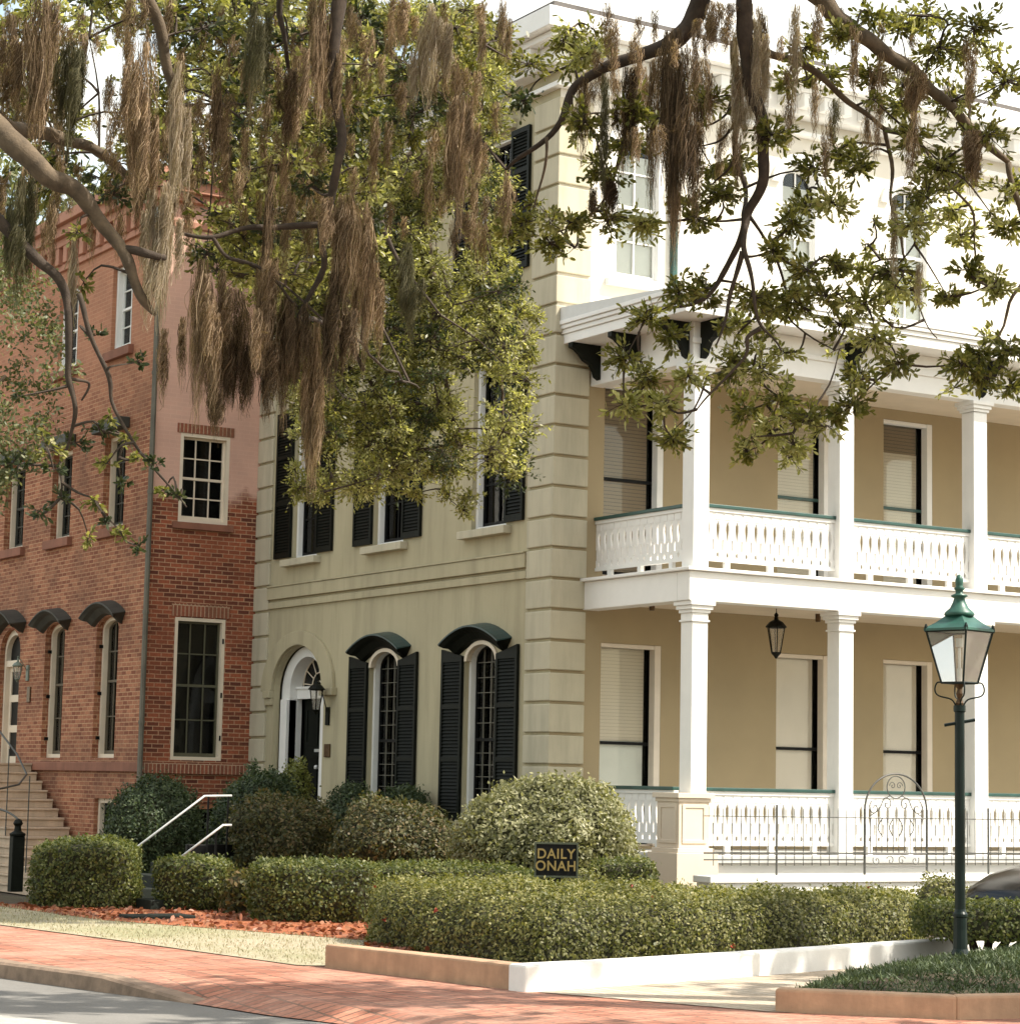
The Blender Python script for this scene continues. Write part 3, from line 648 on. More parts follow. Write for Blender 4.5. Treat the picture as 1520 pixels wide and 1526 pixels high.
# upper frieze, soffit and cornice
mb = MB()
mb.box(XC-0.03, HX1, DY-0.0, DY+0.24, 7.36, 7.92); mb.box(XC-0.03, XC+0.2, DY+0.24, 0.0, 7.36, 7.92)
mb.box(XC-0.06, HX1, DY-0.03, DY+0.0, 7.62, 7.70)
mb.build('porch_frieze', WHITE, house, bevel=0.008)
MB().box(XC+0.2, HX1, DY+0.24, 0.0, 7.62, 7.66).build('upper_porch_ceiling', CREAM, house)
mb = MB()
mb.box(0.10, HX1, DY-0.53+0.04, 0.0, 7.921, 8.06); mb.box(0.075, HX1, DY-0.53+0.015, 0.0, 8.062, 8.13); mb.box(0.045, HX1, DY-0.53-0.015, 0.0, 8.132, 8.19); mb.box(0.02, HX1, DY-0.56, 0.0, 8.192, 8.255)
mb.build('porch_cornice', WHITE, house, bevel=0.008)
MB().add([(0.03, DY-0.55, 8.257), (HX1, DY-0.55, 8.257), (HX1, -0.05, 8.45), (0.03, -0.05, 8.45)], [(0, 1, 2, 3)]).add([(0.03, DY-0.55, 8.257), (0.03, -0.05, 8.45), (0.03, -0.05, 8.257)], [(0, 1, 2)]).build('porch_roof', simple('porch_roof_metal', (0.62, 0.62, 0.60), 0.5, 0.05), house)
def bracket(p, ax):
    prof = [(0, 0), (0.50, 0), (0.50, -0.07), (0.42, -0.10), (0.34, -0.16), (0.27, -0.24), (0.16, -0.29), (0.10, -0.38), (0.07, -0.46), (0, -0.50)]
    mb = MB()
    if ax == 0: T = lambda u, d, z: (p[0]-u, p[1]+d, p[2]+z)
    else: T = lambda u, d, z: (p[0]+d, p[1]-u, p[2]+z)
    mb.extrude(T, prof, -0.05, 0.05); mb.build('bracket', BLACKGREEN, house, bevel=0.008)
for y in (-0.22, -1.22, -2.38): bracket((XC-0.031, y, 7.918), 0)
for k in range(5): bracket((XC+0.13+k*BAY, DY-0.001, 7.918), 1)
# columns
def column(x, z0, z1, parent, cap=0.28, base=True):
    y = DY; w = CWd; h_ = w/2; cx, cy = x+h_, y+h_; mb = MB()
    def sq(hw, a, b_): mb.box(cx-hw, cx+hw, cy-hw, cy+hw, a, b_)
    sq(h_, z0, z1-cap)
    sq(h_+0.02, z1-cap+0.001, z1-cap+0.03); sq(h_+0.003, z1-cap+0.031, z1-0.16); sq(h_+0.025, z1-0.159, z1-0.115); sq(h_+0.05, z1-0.114, z1-0.06); sq(h_+0.075, z1-0.059, z1-0.001)
    if base: sq(h_+0.03, z0+0.001, z0+0.14)
    return mb.build('column', WHITE, parent, bevel=0.006)
for i in range(ncol):
    x = XC+i*BAY
    column(x, (1.53 if i == 0 else 0.71), 4.10, house, base=False); column(x, 4.55, 7.36, house, cap=0.16, base=False)
# pedestal under the corner column
mb = MB(); px0, px1, py0, py1 = XC-0.20, XC+0.30, DY-0.02, DY+0.48
mb.box(px0, px1, py0, py1, 0.80, 1.46); mb.box(px0-0.05, px1+0.05, py0-0.05, py1+0.05, 1.461, 1.53); mb.box(px0-0.02, px1+0.02, py0-0.02, py1+0.02, 1.41, 1.459)
mb.box(px0-0.05, px1+0.05, py0-0.05, py1+0.05, 0.74, 0.799); mb.box(px0-0.09, px1+0.09, py0-0.09, py1+0.09, -0.4, 0.739)
for (T_, ua, ub) in ((TL(px0), py0, py1), (TF(py0), px0, px1)):
    mb.extrude(T_, rect(ua+0.05, ub-0.05, 0.86, 1.38), -0.012, 0.0, [rect(ua+0.10, ub-0.10, 0.91, 1.33)])
mb.build('pedestal', simple('pedestal_stucco', (0.66, 0.56, 0.44), 0.7, 0.05, 2), house, bevel=0.006)
# sawn balustrade
def railing(T, u0, u1, zf, parent):
    pitch = 0.163; n = max(1, round((u1-u0)/pitch)); p = (u1-u0)/n; mb = MB()
    za, zb = zf+0.12, zf+0.80
    def tile(u):
        c = u+p/2; hw = 0.032
        long_ = [(c, zf+0.36), (c+0.013, zf+0.42), (c+hw, zf+0.56), (c+hw*0.9, zf+0.62), (c+0.01, zf+0.67), (c, zf+0.69), (c-0.01, zf+0.67), (c-hw*0.9, zf+0.62), (c-hw, zf+0.56), (c-0.013, zf+0.42)]
        dia = [(c, zf+0.17), (c+0.022, zf+0.20), (c+0.022, zf+0.23), (c+0.006, zf+0.255), (c, zf+0.29), (c-0.006, zf+0.255), (c-0.022, zf+0.23), (c-0.022, zf+0.20)]
        q = 0.014; s0, s1 = zf+0.27, zf+0.43
        out = [(u, za), (u+p, za), (u+p, s0), (u+p-q, s0+0.01), (u+p-q, s1-0.01), (u+p, s1), (u+p, zb), (u, zb), (u, s1), (u+q, s1-0.01), (u+q, s0+0.01), (u, s0)]
        mb.extrude(T, out, -0.014, 0.014, [long_, dia])
        mb.tbox(T, c-p*0.36, c+p*0.36, -0.02, -0.0145, zf+0.70, zf+0.79)     # little applied blocks
    for i in range(n): tile(u0+i*p)
    mb.tbox(T, u0, u1, -0.035, 0.035, zb+0.0005, zf+0.85)
    mb.tbox(T, u0, u1, -0.03, -0.0145, za, za+0.045)
    k = u0+0.4
    while k < u1: mb.tbox(T, k-0.04, k+0.04, -0.03, 0.03, zf, za); k += 0.75
    r = mb.build('railing', WHITE, parent)
    MB().tbox(T, u0, u1, -0.06, 0.06, zf+0.851, zf+0.90).build('rail_cap', DKGREEN, r, bevel=0.008)
for zf in (0.71, 4.55):
    for i in range(ncol-1):
        a = XC+i*BAY+CWd+(0.045 if (zf < 1 and i == 0) else 0.0); railing(TF(DY+0.13), a, XC+(i+1)*BAY, zf, house)
    railing(TL(XC+0.13), DY+(0.5 if zf < 1 else CWd), 0.0, zf, house)
# little fittings on the porch ceiling
for x, y in ((1.13, -0.87), (4.13, -0.89), (6.9, -0.9)):
    MB().lathe((x, y), [(0.035, 4.08), (0.04, 4.10), (0.04, 4.20)], 10).build('ceiling_spotlight', BRONZE, house)

# ---- entrance stair (black treads) of the olive house
es = thing('entrance_stairs', 'black painted entrance steps and landing half hidden behind the shrubs, below the olive house door', 'steps', (-1.2, 7.8, -0.5))
mb = MB().box(-1.55, -0.05, 6.75, 9.1, -0.6, 0.42); mb.build('landing', BLACK, es, bevel=0.01)
for k in range(5):
    MB().box(-1.55-0.28*(k+1), -1.55-0.28*k-0.002, 6.85, 9.0, -0.6, 0.42-0.18*(k+1)).build('step', BLACK, es, bevel=0.01)
def handrail(pts, posts, label):
    h_ = thing('handrail', label, 'handrail', posts[0][:2]+(posts[0][2],), 'pale tubular handrails of the entrance steps')
    MB().tube(pts, 0.017, 8).build('rail', STEEL, h_, smooth=True)
    for x, y, z0, z1 in [(p[0], p[1], p[2], p[3]) for p in posts]: MB().tube([(x, y, z0), (x, y, z1)], 0.014, 6).build('post', BLACK, h_)
handrail([(-5.62, 2.0, 0.44), (-4.36, 2.0, 1.35), (-3.95, 2.0, 1.36)], [(-5.5, 2.0, -0.1, 0.52), (-4.3, 2.0, -0.1, 1.35), (-4.0, 2.0, -0.1, 1.35)], 'longer pale tubular handrail sloping up in front of the dark round topiary bush')
handrail([(-5.21, 0.8, 0.56), (-4.62, 0.8, 0.98), (-4.5, 0.8, 0.98)], [(-5.1, 0.8, -0.1, 0.63), (-4.72, 0.8, -0.1, 0.91)], 'shorter pale tubular handrail rising from behind the smallest clipped hedge')
pth = thing('garden_steps', 'low dark slate steps rising between the two small clipped hedges', 'steps', (-5.6, 1.3, 0))
SLATE = simple('slate_step', (0.014, 0.018, 0.014), 0.7, 0.3, 5, spec=0.2)
for k, (x0_, x1_, zt_) in enumerate(((-6.75, -6.2, 0.05), (-6.35, -5.75, 0.13))):
    c_ = hit(200+24*k, 1366-14*k, 2, 0.05); MB().box(c_[0], c_[0]+0.75, c_[1], c_[1]+0.45, -0.1, zt_).build('step', SLATE, pth, bevel=0.01)
for k in range(3):
    MB().box(-5.75+0.3*k, -4.55, 0.85, 1.95, -0.3, 0.15*(k+1)).build('step', SLATE, pth, bevel=0.01)
lf = MB().box(-4.5, -1.0, 2.2, 2.28, 0.52, 0.68); 
for x in (-4.4, -3.3, -2.1, -1.1): lf.box(x-0.04, x+0.04, 2.21, 2.27, -0.5, 0.52)
tag(recentre(lf.build('low_barrier', BLACK, bevel=0.01)), 'long low black board barrier running behind the clipped hedges below the shrubs', 'barrier')

# ================================================================== RED BRICK HOUSE
XR, YR, RZ = -2.06, 9.72, 12.0
rh = thing('brick_house', 'tall red brick house with arched black window hoods and stone stoop at the left', 'house', (XR, YR, -0.6))
RL = TL(XR); RF = TF(YR)
rw1 = [(10.97, 12.01), (13.58, 14.60)]; door_u = (15.95, 17.1)
ru = [(10.97, 11.98), (13.58, 14.59), (16.1, 17.2)]; rt_ = [(10.95, 11.9), (13.6, 14.6)]
rb = (10.88, 11.79, 0.40, 1.20)
holes = [arch(a, b_, 1.92, 4.22, 0.24, 9) for a, b_ in rw1]+[arch(door_u[0], door_u[1], 1.75, 4.0, 0.45, 12)]
holes += [rect(a, b_, 6.05, 7.75) for a, b_ in ru]+[rect(a, b_, 9.32, 10.9) for a, b_ in rt_]+[rect(*rb)]
mb = MB().wall(RL, rect(YR, 24, -0.6, RZ), holes, 0.12); mb.build('side_wall', BRICKS, rh)
fhol = [rect(-1.53, -0.57, 1.9, 4.38), rect(-1.55, -0.60, 6.05, 7.63), rect(-1.3, -0.35, 0.2, 1.16)]
mb = MB().wall(RF, rect(XR, 0.0, -0.6, RZ), fhol, 0.12); mb.build('front_wall', BRICKF, rh)
MB().add([(XR, YR, RZ), (XR, 24, RZ), (12, 24, RZ), (12, YR, RZ)], [(0, 1, 2, 3)]).add([(12, YR+.01, -.6), (12, 24, -.6), (12, 24, RZ), (12, YR+.01, RZ)], [(0, 1, 2, 3)]).add([(XR, 24, -.6), (12, 24, -.6), (12, 24, RZ), (XR, 24, RZ)], [(0, 1, 2, 3)]).build('roof', ROOFM, rh)
# corbelled cornice
mb = MB()
for d0, z0, z1 in ((0.06, 11.3, 11.42), (0.14, 11.75, 11.9), (0.24, 11.902, 12.1), (0.34, 12.102, 12.3)):
    mb.box(XR-d0, XR+0.3, YR-d0, 24, z0, z1); mb.box(XR+0.3, 0.0, YR-d0, YR+0.3, z0, z1)
for i in range(30): mb.box(XR-0.13, XR-0.0, YR+0.1+i*0.42, YR+0.3+i*0.42, 11.42, 11.748)
mb.build('cornice', simple('cornice_stucco', (0.42, 0.20, 0.13), 0.8, 0.1, 2), rh, bevel=0.01)
# water table, base ledge
MB().box(XR-0.07, XR+0.02, YR-0.07, 15.2, 1.68, 1.84).build('water_table', BROWNST, rh, bevel=0.012)
MB().box(XR+0.021, -0.05, YR-0.07, YR+0.02, 1.66, 1.84).build('brick_ledge', BRICKTRIM, rh, bevel=0.01)
# windows side
for i, (a, b_) in enumerate(rw1):
    fr = window(rh, RL, arch(a, b_, 1.92, 4.22, 0.24, 9), a, b_, 1.92, 4.22, 0.24, dep_=0.24, cols=3, rows=2, fw=0.07, meet=3.30, frame_m=CREAM, sash_m=simple('brown_sash%d' % i, (0.10, 0.08, 0.05), 0.5))
    hood(RL, (a+b_)/2, 0.80, 4.44, 0.24, 0.24, fr, HOODM, HOODM)
    for z in (2.25, 3.05, 3.9): MB().tbox(RL, b_-0.05, b_+0.01, 0.06, 0.12, z, z+0.06).build('shutter_hinge', BLACK, fr)
    drape(fr, RL, a+0.3, b_-0.1, 0.34, 1.95, 4.2, CURTAIN)
for i, (a, b_) in enumerate(ru):
    fr = window(rh, RL, rect(a, b_, 6.05, 7.75), a, b_, 6.05, 7.75, 0, dep_=0.24, cols=3, rows=2, fw=0.07, frame_m=CREAM, sash_m=HOODM)
    MB().tbox(RL, a-0.15, b_+0.15, -0.10, 0.1, 5.88, 6.05).build('sill', BROWNST, fr, bevel=0.01)
    MB().tbox(RL, a-0.15, b_+0.15, -0.22, 0.0, 7.80, 8.0).build('window_hood', HOODM, fr, bevel=0.02)
    drape(fr, RL, a+0.3, b_-0.1, 0.34, 6.05, 7.75, CURTAIN)
for i, (a, b_) in enumerate(rt_):
    fr = window(rh, RL, rect(a, b_, 9.32, 10.9), a, b_, 9.32, 10.9, 0, dep_=0.2, cols=2, rows=2, fw=0.08, frame_m=WHITE, sash_m=WHITE)
    MB().tbox(RL, a-0.15, b_+0.15, -0.10, 0.1, 9.15, 9.32).build('sill', BROWNST, fr, bevel=0.01)
    drape(fr, RL, a+0.1, b_-0.1, 0.30, 9.35, 10.9, WHITE)
fr = window(rh, RL, rect(*rb), rb[0], rb[1], rb[2], rb[3], 0, dep_=0.2, cols=1, rows=1, fw=0.08, frame_m=CREAM, sash_m=BLACK)
# windows front
fr = window(rh, RF, fhol[0], -1.53, -0.57, 1.9, 4.38, 0, dep_=0.12, cols=3, rows=2, fw=0.06, meet=3.2, frame_m=CREAM, sash_m=simple('olive_brown_sash', (0.09, 0.085, 0.05), 0.5))
for z in (2.25, 3.0, 3.95): MB().tbox(RF, -0.62, -0.59, -0.01, 0.03, z, z+0.09).build('shutter_hinge', BLACK, fr)
MB().tbox(RF, -1.60, -0.50, -0.02, 0.02, 4.40, 4.62).build('lintel', BRICKTRIM, fr)
fr = window(rh, RF, fhol[1], -1.55, -0.60, 6.05, 7.63, 0, dep_=0.12, cols=3, rows=2, fw=0.06, frame_m=CREAM, sash_m=CREAM, bars_m=CREAM)
MB().tbox(RF, -1.66, -0.50, -0.07, 0.06, 5.93, 6.05).build('sill', BROWNST, fr, bevel=0.01)
MB().tbox(RF, -1.62, -0.53, -0.02, 0.02, 7.64, 7.80).build('lintel', BRICKTRIM, fr)
fr = window(rh, RF, fhol[2], -1.3, -0.35, 0.2, 1.16, 0, dep_=0.15, cols=1, rows=1, fw=0.10, frame_m=simple('orange_frame', (0.42, 0.17, 0.08), 0.6), sash_m=BLACK)
# door on the side with its own hood
a, b_ = door_u
fr = MB().extrude(RL, arch(a, b_, 1.75, 4.0, 0.45, 12), 0.10, 0.24, [arch(a+0.09, b_-0.09, 1.75, 3.98, 0.36, 12)]).build('door_frame', CREAM, rh)
MB().tbox(RL, a+0.09, b_-0.09, 0.11, 0.23, 3.72, 3.84).build('transom', CREAM, fr)
MB().extrude(RL, arch(a+0.09, b_-0.09, 3.85, 3.98, 0.36, 12), 0.2, 0.21).build('fanlight_glass', BLACK, fr)
dr = MB().extrude(RL, rect(a+0.09, b_-0.09, 1.75, 3.72), 0.19, 0.23, [rect(a+0.2, b_-0.2, 1.95, 2.42), rect(a+0.2, b_-0.2, 2.56, 3.02), rect(a+0.2, b_-0.2, 3.16, 3.62)]).build('door', CREAM, rh)
MB().tbox(RL, a+0.15, b_-0.15, 0.215, 0.225, 1.9, 3.66).build('door_pane', BLACK, dr)
hood(RL, (a+b_)/2, 0.85, 4.50, 0.28, 0.34, fr, HOODM, HOODM)
# hinges, plaque, drain pipe
MB().tbox(RL, 15.25, 15.42, -0.03, 0.0, 2.98, 3.28).build('plaque', BRONZE, rh, bevel=0.01)
mb = MB().tube([(XR-0.05, YR-0.06, -0.5), (XR-0.05, YR-0.06, 11.3)], 0.05, 8)
for z in (2.5, 4.4, 6.5, 8.6, 10.6): mb.lathe((XR-0.05, YR-0.06), [(0.062, z), (0.062, z+0.06)], 8)
mb.build('drain_pipe', PIPE, rh)
MB().box(XR-0.15, XR+0.05, YR-0.16, YR+0.04, 11.3, 11.6).build('rain_head', PIPE, rh, bevel=0.02)
MB().box(1.5, 2.4, 12, 13, RZ, 13.6).build('chimney', BRICKS, rh)

# stoop of the red house
stp = thing('stone_stoop', 'pale stone stoop climbing to the red brick house door', 'steps', (-2.9, 13, -0.5))
for k in range(14):
    y0 = 10.95+k*0.30; z1 = -0.5+0.165*(k+1)
    MB().box(-3.35, XR-0.075, y0, 15.3, z1-0.165+0.001, z1-0.04).box(-3.38, XR-0.075, y0-0.035, 15.3, z1-0.04, z1).build('step', STONE, stp, bevel=0.008)
MB().box(-3.35, XR-0.075, 15.3, 18, -0.5, 1.80).build('landing', STONE, stp, bevel=0.01)
pl = hit(45, 1343, 1, 6.5)
nb = MB().box(-4.15, -3.2, 7.6, 8.3, -0.55, -0.28).box(-4.1, -3.25, 7.65, 8.25, -0.28, -0.22)
tag(recentre(nb.build('stone_plinth', STONE, bevel=0.015)), 'low pale stone plinth at the foot of the stoop, beside the left hedge', 'plinth')
ir = thing('iron_newel', 'dark iron newel post with looping handrail at the foot of the stone stoop', 'railing', (-3.75, 8.0, -0.22))
def atpx(px, py, y): p = hit(px, py, 1, y); return (p[0], p[1], p[2])
mb = MB(); A0 = atpx(25, 1270, 8.0)
mb.box(A0[0]-0.10, A0[0]+0.10, 7.92, 8.08, -0.25, 0.62)
mb.lathe((A0[0], 8.0), [(0.12, 0.62), (0.13, 0.66), (0.06, 0.70), (0.05, 0.78), (0.08, 0.82), (0.05, 0.88), (0.0, 0.90)], 12)
mb.build('newel_post', BLACKGREEN, ir, bevel=0.008)
pts = [(A0[0]+0.02, 7.95, 0.85), (A0[0]-0.05, 8.4, 1.0), (A0[0]-0.2, 10.0, 1.25), (-3.45, 11.5, 1.6), (-3.42, 15.2, 3.2)]
MB().tube(pts, 0.018, 7, smooth=4).build('handrail', IRON, ir, smooth=True)
for k in range(4):
    y = 11.4+k*1.1; MB().tube([(-3.43, y, -0.35+(y-10.95)*0.55), (-3.43, y, 1.4+(y-11.0)*0.43)], 0.012, 5).build('baluster', IRON, ir)

# ================================================================== IRON FENCE AND GATE
wl_ = MB().box(-0.35+0.4, 9.5, -3.75, -3.45, -0.1, 0.40).box(0.02, 9.55, -3.79, -3.41, 0.401, 0.49)
tag(recentre(wl_.build('low_wall', WHITE_SUNLIT, bevel=0.012)), 'low white coping wall carrying the thin iron fence in front of the porch', 'wall')
def fence(x0, x1, label):
    f_ = thing('iron_fence', label, 'fence', ((x0+x1)/2, -3.6, 0.49), 'thin wrought iron fence panels in front of the porch')
    T = TF(-3.6)
    for z, nm in ((1.245, 0.006), (0.775, 0.011), (0.69, 0.009)): MB().tbox(T, x0, x1, -nm, nm, z-nm, z+nm).build('rail', IRON, f_)
    n = int((x1-x0)/0.148)
    mb = MB()
    for i in range(1, n+1):
        x = x0+i*(x1-x0)/(n+1); mb.tube([(x, -3.6, 0.615), (x, -3.6, 1.33), (x, -3.6, 1.37)], [0.0055, 0.0055, 0.001], 5)
    mb.build('picket_row', IRON, f_)
    for x in ((1.23,) if x0 < 1 else (4.95, 6.8)):
        MB().tube([(x, -3.6, 0.49), (x, -3.6, 1.40)], 0.014, 6).build('post', IRON, f_)
fence(0.06, 2.70, 'thin iron fence panel between the corner pedestal and the arched gate')
fence(3.84, 8.6, 'thin iron fence panel running right from the arched gate behind the street lamp')
g_ = thing('garden_gate', 'arched wrought iron gate with scrollwork in front of the white porch', 'gate', (3.27, -3.6, 0.49))
gx0, gx1 = 2.72, 3.82; gc = (gx0+gx1)/2; ga = (gx1-gx0)/2
for x in (gx0, gx1): MB().tube([(x, -3.6, 0.49), (x, -3.6, 1.36)], 0.017, 6).build('gate_post', IRON, g_)
mb = MB().tube([(gc+ga*math.cos(t), -3.6, 1.34+0.50*math.sin(t)) for t in np.linspace(0, math.pi, 24)], 0.013, 6)
mb.build('gate_arch', IRON, g_, smooth=True)
mb = MB()
for z, r_ in ((1.245, 0.009), (0.775, 0.013), (0.60, 0.009)): mb.tube([(gx0, -3.6, z), (gx1, -3.6, z)], r_, 6)
n = 11
for i in range(1, n): x = gx0+(gx1-gx0)*i/n; mb.tube([(x, -3.6, 0.775), (x, -3.6, 1.245)], 0.0065, 5)
mb.build('gate_bar', IRON, g_)
def spiral(c, r, turns, s, ph=0):
    return [(c[0]+s*r*(1-k/26)*math.cos(ph+k/26*turns*2*math.pi), -3.6, c[1]+r*(1-k/26)*math.sin(ph+k/26*turns*2*math.pi)) for k in range(25)]
def MBB(pts, r, n): MB().tube(pts, r, n).build('scroll', IRON, g_)
mb = MB(); mb.tube([(gc+0.16*math.cos(t), -3.6, 1.66+0.15*math.sin(t)) for t in np.linspace(0, 2*math.pi, 22)], 0.008, 5)
for s in (-1, 1):
    MBB(spiral((gc+s*0.06, 1.68), 0.055, 1.4, s), 0.006, 5); MBB(spiral((gc+s*0.16, 1.43), 0.09, 1.3, s, 1.0), 0.007, 5)
    MBB(spiral((gc+s*0.38, 1.38), 0.10, 1.3, -s, 2.0), 0.007, 5); MBB(spiral((gc+s*0.10, 0.68), 0.07, 1.3, s, 0.4), 0.006, 5)
    MBB(spiral((gc+s*0.34, 0.68), 0.07, 1.3, -s, 2.6), 0.006, 5)
    mb.tube([(gc+s*0.10, -3.6, 1.55), (gc+s*0.16, -3.6, 1.52), (gc+s*0.22, -3.6, 1.50), (gc+s*0.30, -3.6, 1.36), (gc+s*0.46, -3.6, 1.27)], 0.007, 5, smooth=5)
    mb.tube([(gc+s*0.05, -3.6, 1.0), (gc+s*0.12, -3.6, 1.12), (gc+s*0.05, -3.6, 1.24)], 0.008, 5, smooth=5)
    mb.tube([(gc+s*0.24, -3.6, 1.0), (gc+s*0.32, -3.6, 1.12), (gc+s*0.24, -3.6, 1.24)], 0.008, 5, smooth=5)
mb.build('scrollwork', IRON, g_)

# ================================================================== STREET LAMP
lp = dep(1431, 1432, 19.4); LX, LY, LZ = lp[0], lp[1], 0.16
sl_ = thing('street_lamp', 'dark green lamp post with four sided glass lantern and tall finial by the driveway', 'street lamp', (LX, LY, LZ))
LAMPG = simple('lamp_green_paint', (0.004, 0.012, 0.010), 0.35, 0.2, 8, spec=0.25); LAMPT = simple('lamp_teal_paint', (0.022, 0.095, 0.07), 0.42, 0.25, 8)
mb = MB().lathe((LX, LY), [(0.078, LZ), (0.078, LZ+0.10), (0.062, LZ+0.14), (0.056, LZ+0.30), (0.056, LZ+0.40), (0.062, LZ+0.41), (0.062, LZ+0.43), (0.05, LZ+0.45), (0.045, LZ+0.47), (0.042, 2.28), (0.052, 2.29), (0.052, 2.34)], 20)
mb.build('post', LAMPG, sl_, smooth=False)
ux_, uy_ = RT[0], RT[1]
MB().tube([(LX-ux_*0.13, LY-uy_*0.13, 2.17), (LX+ux_*0.13, LY+uy_*0.13, 2.22)], 0.014, 8).build('ladder_bar', LAMPG, sl_)
mb = MB()
for k in range(4):
    an = -YAW+k*math.pi/2
    c_, s_ = math.cos(an), math.sin(an)
    mb.tube([(LX+c_*r_, LY+s_*r_, z) for r_, z in ((0.03, 2.33), (0.07, 2.39), (0.18, 2.42), (0.21, 2.47), (0.19, 2.53), (0.14, 2.53))], 0.007, 5, smooth=4)
mb.build('scroll_bracket', LAMPG, sl_, smooth=True)
mb = MB().lathe((LX, LY), [(0.03, 2.34), (0.035, 2.36), (0.018, 2.40), (0.03, 2.44), (0.018, 2.48), (0.05, 2.52)], 12); mb.build('lantern_stem', BRONZE, sl_)
rb_, rt2 = 0.155, 0.285; zb_, zt_ = 2.53, 2.97; rot = -YAW
cor = lambda r_, z: [(LX+r_*math.cos(rot+k*math.pi/2), LY+r_*math.sin(rot+k*math.pi/2), z) for k in range(4)]
B4, T4 = cor(rb_, zb_), cor(rt2, zt_); mb = MB()
for k in range(4):
    mb.tube([B4[k], T4[k]], 0.009, 5); mb.tube([B4[k], B4[(k+1) % 4]], 0.009, 5); mb.tube([T4[k], T4[(k+1) % 4]], 0.013, 5)
    mb.lathe((T4[k][0], T4[k][1]), [(0.016, zt_-0.01), (0.018, zt_+0.03), (0.005, zt_+0.06)], 6)
mb.build('lantern_frame', LAMPG, sl_)
for k in range(4):
    i1 = (k+1) % 4; b0, b1, t1, t0 = [np.array(v) for v in (B4[k], B4[i1], T4[i1], T4[k])]
    MB().add([b0*.985+np.array([LX, LY, zb_])*.015, b1*.985+np.array([LX, LY, zb_])*.015, t1*.985+np.array([LX, LY, zt_])*.015, t0*.985+np.array([LX, LY, zt_])*.015], [(0, 1, 2, 3)]).build('glass_pane', LAMPGLASS, sl_)
mb = MB(); prof = [(rt2+0.02, zt_), (rt2+0.02, zt_+0.02), (0.20, zt_+0.075), (0.115, zt_+0.135)]
mb.lathe((LX, LY), prof, 4, rot); mb.build('lantern_roof', LAMPT, sl_)
mb = MB().lathe((LX, LY), [(0.12, zt_+0.13), (0.13, zt_+0.145), (0.12, zt_+0.165), (0.08, zt_+0.20), (0.055, zt_+0.25), (0.045, zt_+0.285), (0.07, zt_+0.30), (0.07, zt_+0.31), (0.032, zt_+0.325), (0.032, zt_+0.35), (0.05, zt_+0.365), (0.03, zt_+0.385), (0.032, zt_+0.40), (0.036, zt_+0.44), (0.022, zt_+0.475), (0.006, zt_+0.49)], 16)
mb.build('finial', LAMPT, sl_, smooth=True)
MB().lathe((LX, LY), [(0.022, zb_), (0.022, zb_+0.12), (0.012, zb_+0.13), (0.012, zb_+0.3), (0.03, zb_+0.31), (0.03, zb_+0.38)], 8).build('burner', STEEL, sl_)

# ================================================================== LANTERNS ON HOUSES
def lantern(c, s, chain_top, label, mat, cat='lantern', bracket_to=None, name='hanging_lantern'):
    t = thing(name, label, cat, tuple(c)); x, y, z = c; n = 6
    rt_, rb2 = 0.115*s, 0.06*s; z0, z1 = z, z+0.32*s
    mb = MB()
    Bq = [(x+rb2*math.cos(k*math.pi/3), y+rb2*math.sin(k*math.pi/3), z0) for k in range(6)]; Tq = [(x+rt_*math.cos(k*math.pi/3), y+rt_*math.sin(k*math.pi/3), z1) for k in range(6)]
    for k in range(6): mb.tube([Bq[k], Tq[k]], 0.008*s, 4); mb.tube([Bq[k], Bq[(k+1) % 6]], 0.010*s, 4); mb.tube([Tq[k], Tq[(k+1) % 6]], 0.012*s, 4)
    mb.lathe((x, y), [(rb2, z0-0.01), (0.03*s, z0-0.04*s), (0.012*s, z0-0.07*s)], 8)
    mb.build('cage', mat, t)
    MB().lathe((x, y), [(rt_+0.02*s, z1), (rt_+0.02*s, z1+0.012), (0.085*s, z1+0.07*s), (0.03*s, z1+0.10*s), (0.022*s, z1+0.14*s), (0.03*s, z1+0.16*s), (0.008*s, z1+0.19*s)], 12).build('roof', mat, t, smooth=False)
    MB().lathe((x, y), [(rb2*0.93, z0+0.005), (rt_*0.93, z1-0.004)], 6).build('glass', LAMPGLASS, t)
    if chain_top:
        m2 = MB(); zz = z1+0.19*s
        while zz < chain_top: m2.tube([(x, y, zz), (x, y, min(zz+0.03, chain_top))], [0.004, 0.009], 5); zz += 0.034
        m2.build('chain', mat, t)
    if bracket_to is not None:
        m2 = MB().tube([(x, y, z1+0.17*s), (x, y, z1+0.24*s), tuple((np.array([x, y, z1+0.26*s])+np.array(bracket_to))/2), tuple(bracket_to)], 0.009, 5, smooth=3)
        m2.box(bracket_to[0]-0.03, bracket_to[0], bracket_to[1]-0.06, bracket_to[1]+0.06, bracket_to[2]-0.15, bracket_to[2]+0.15); m2.build('wall_bracket', mat, t)
    return t
lantern((3.10, -1.2, 3.56), 1.15, 4.20, 'six sided dark metal lantern hanging from the lower porch ceiling', BLACKGREEN)
lantern((-0.27, 6.71, 2.75), 1.05, None, 'dark wall lantern beside the arched black door of the olive house', BLACKGREEN, bracket_to=(-0.001, 6.78, 2.66), name='wall_lantern')
lantern((XR-0.22, 15.45, 3.42), 0.8, None, 'small pale green wall lantern beside the brick house door', simple('verdigris_metal', (0.16, 0.20, 0.16), 0.5), bracket_to=(XR-0.001, 15.45, 3.55), name='wall_lantern')

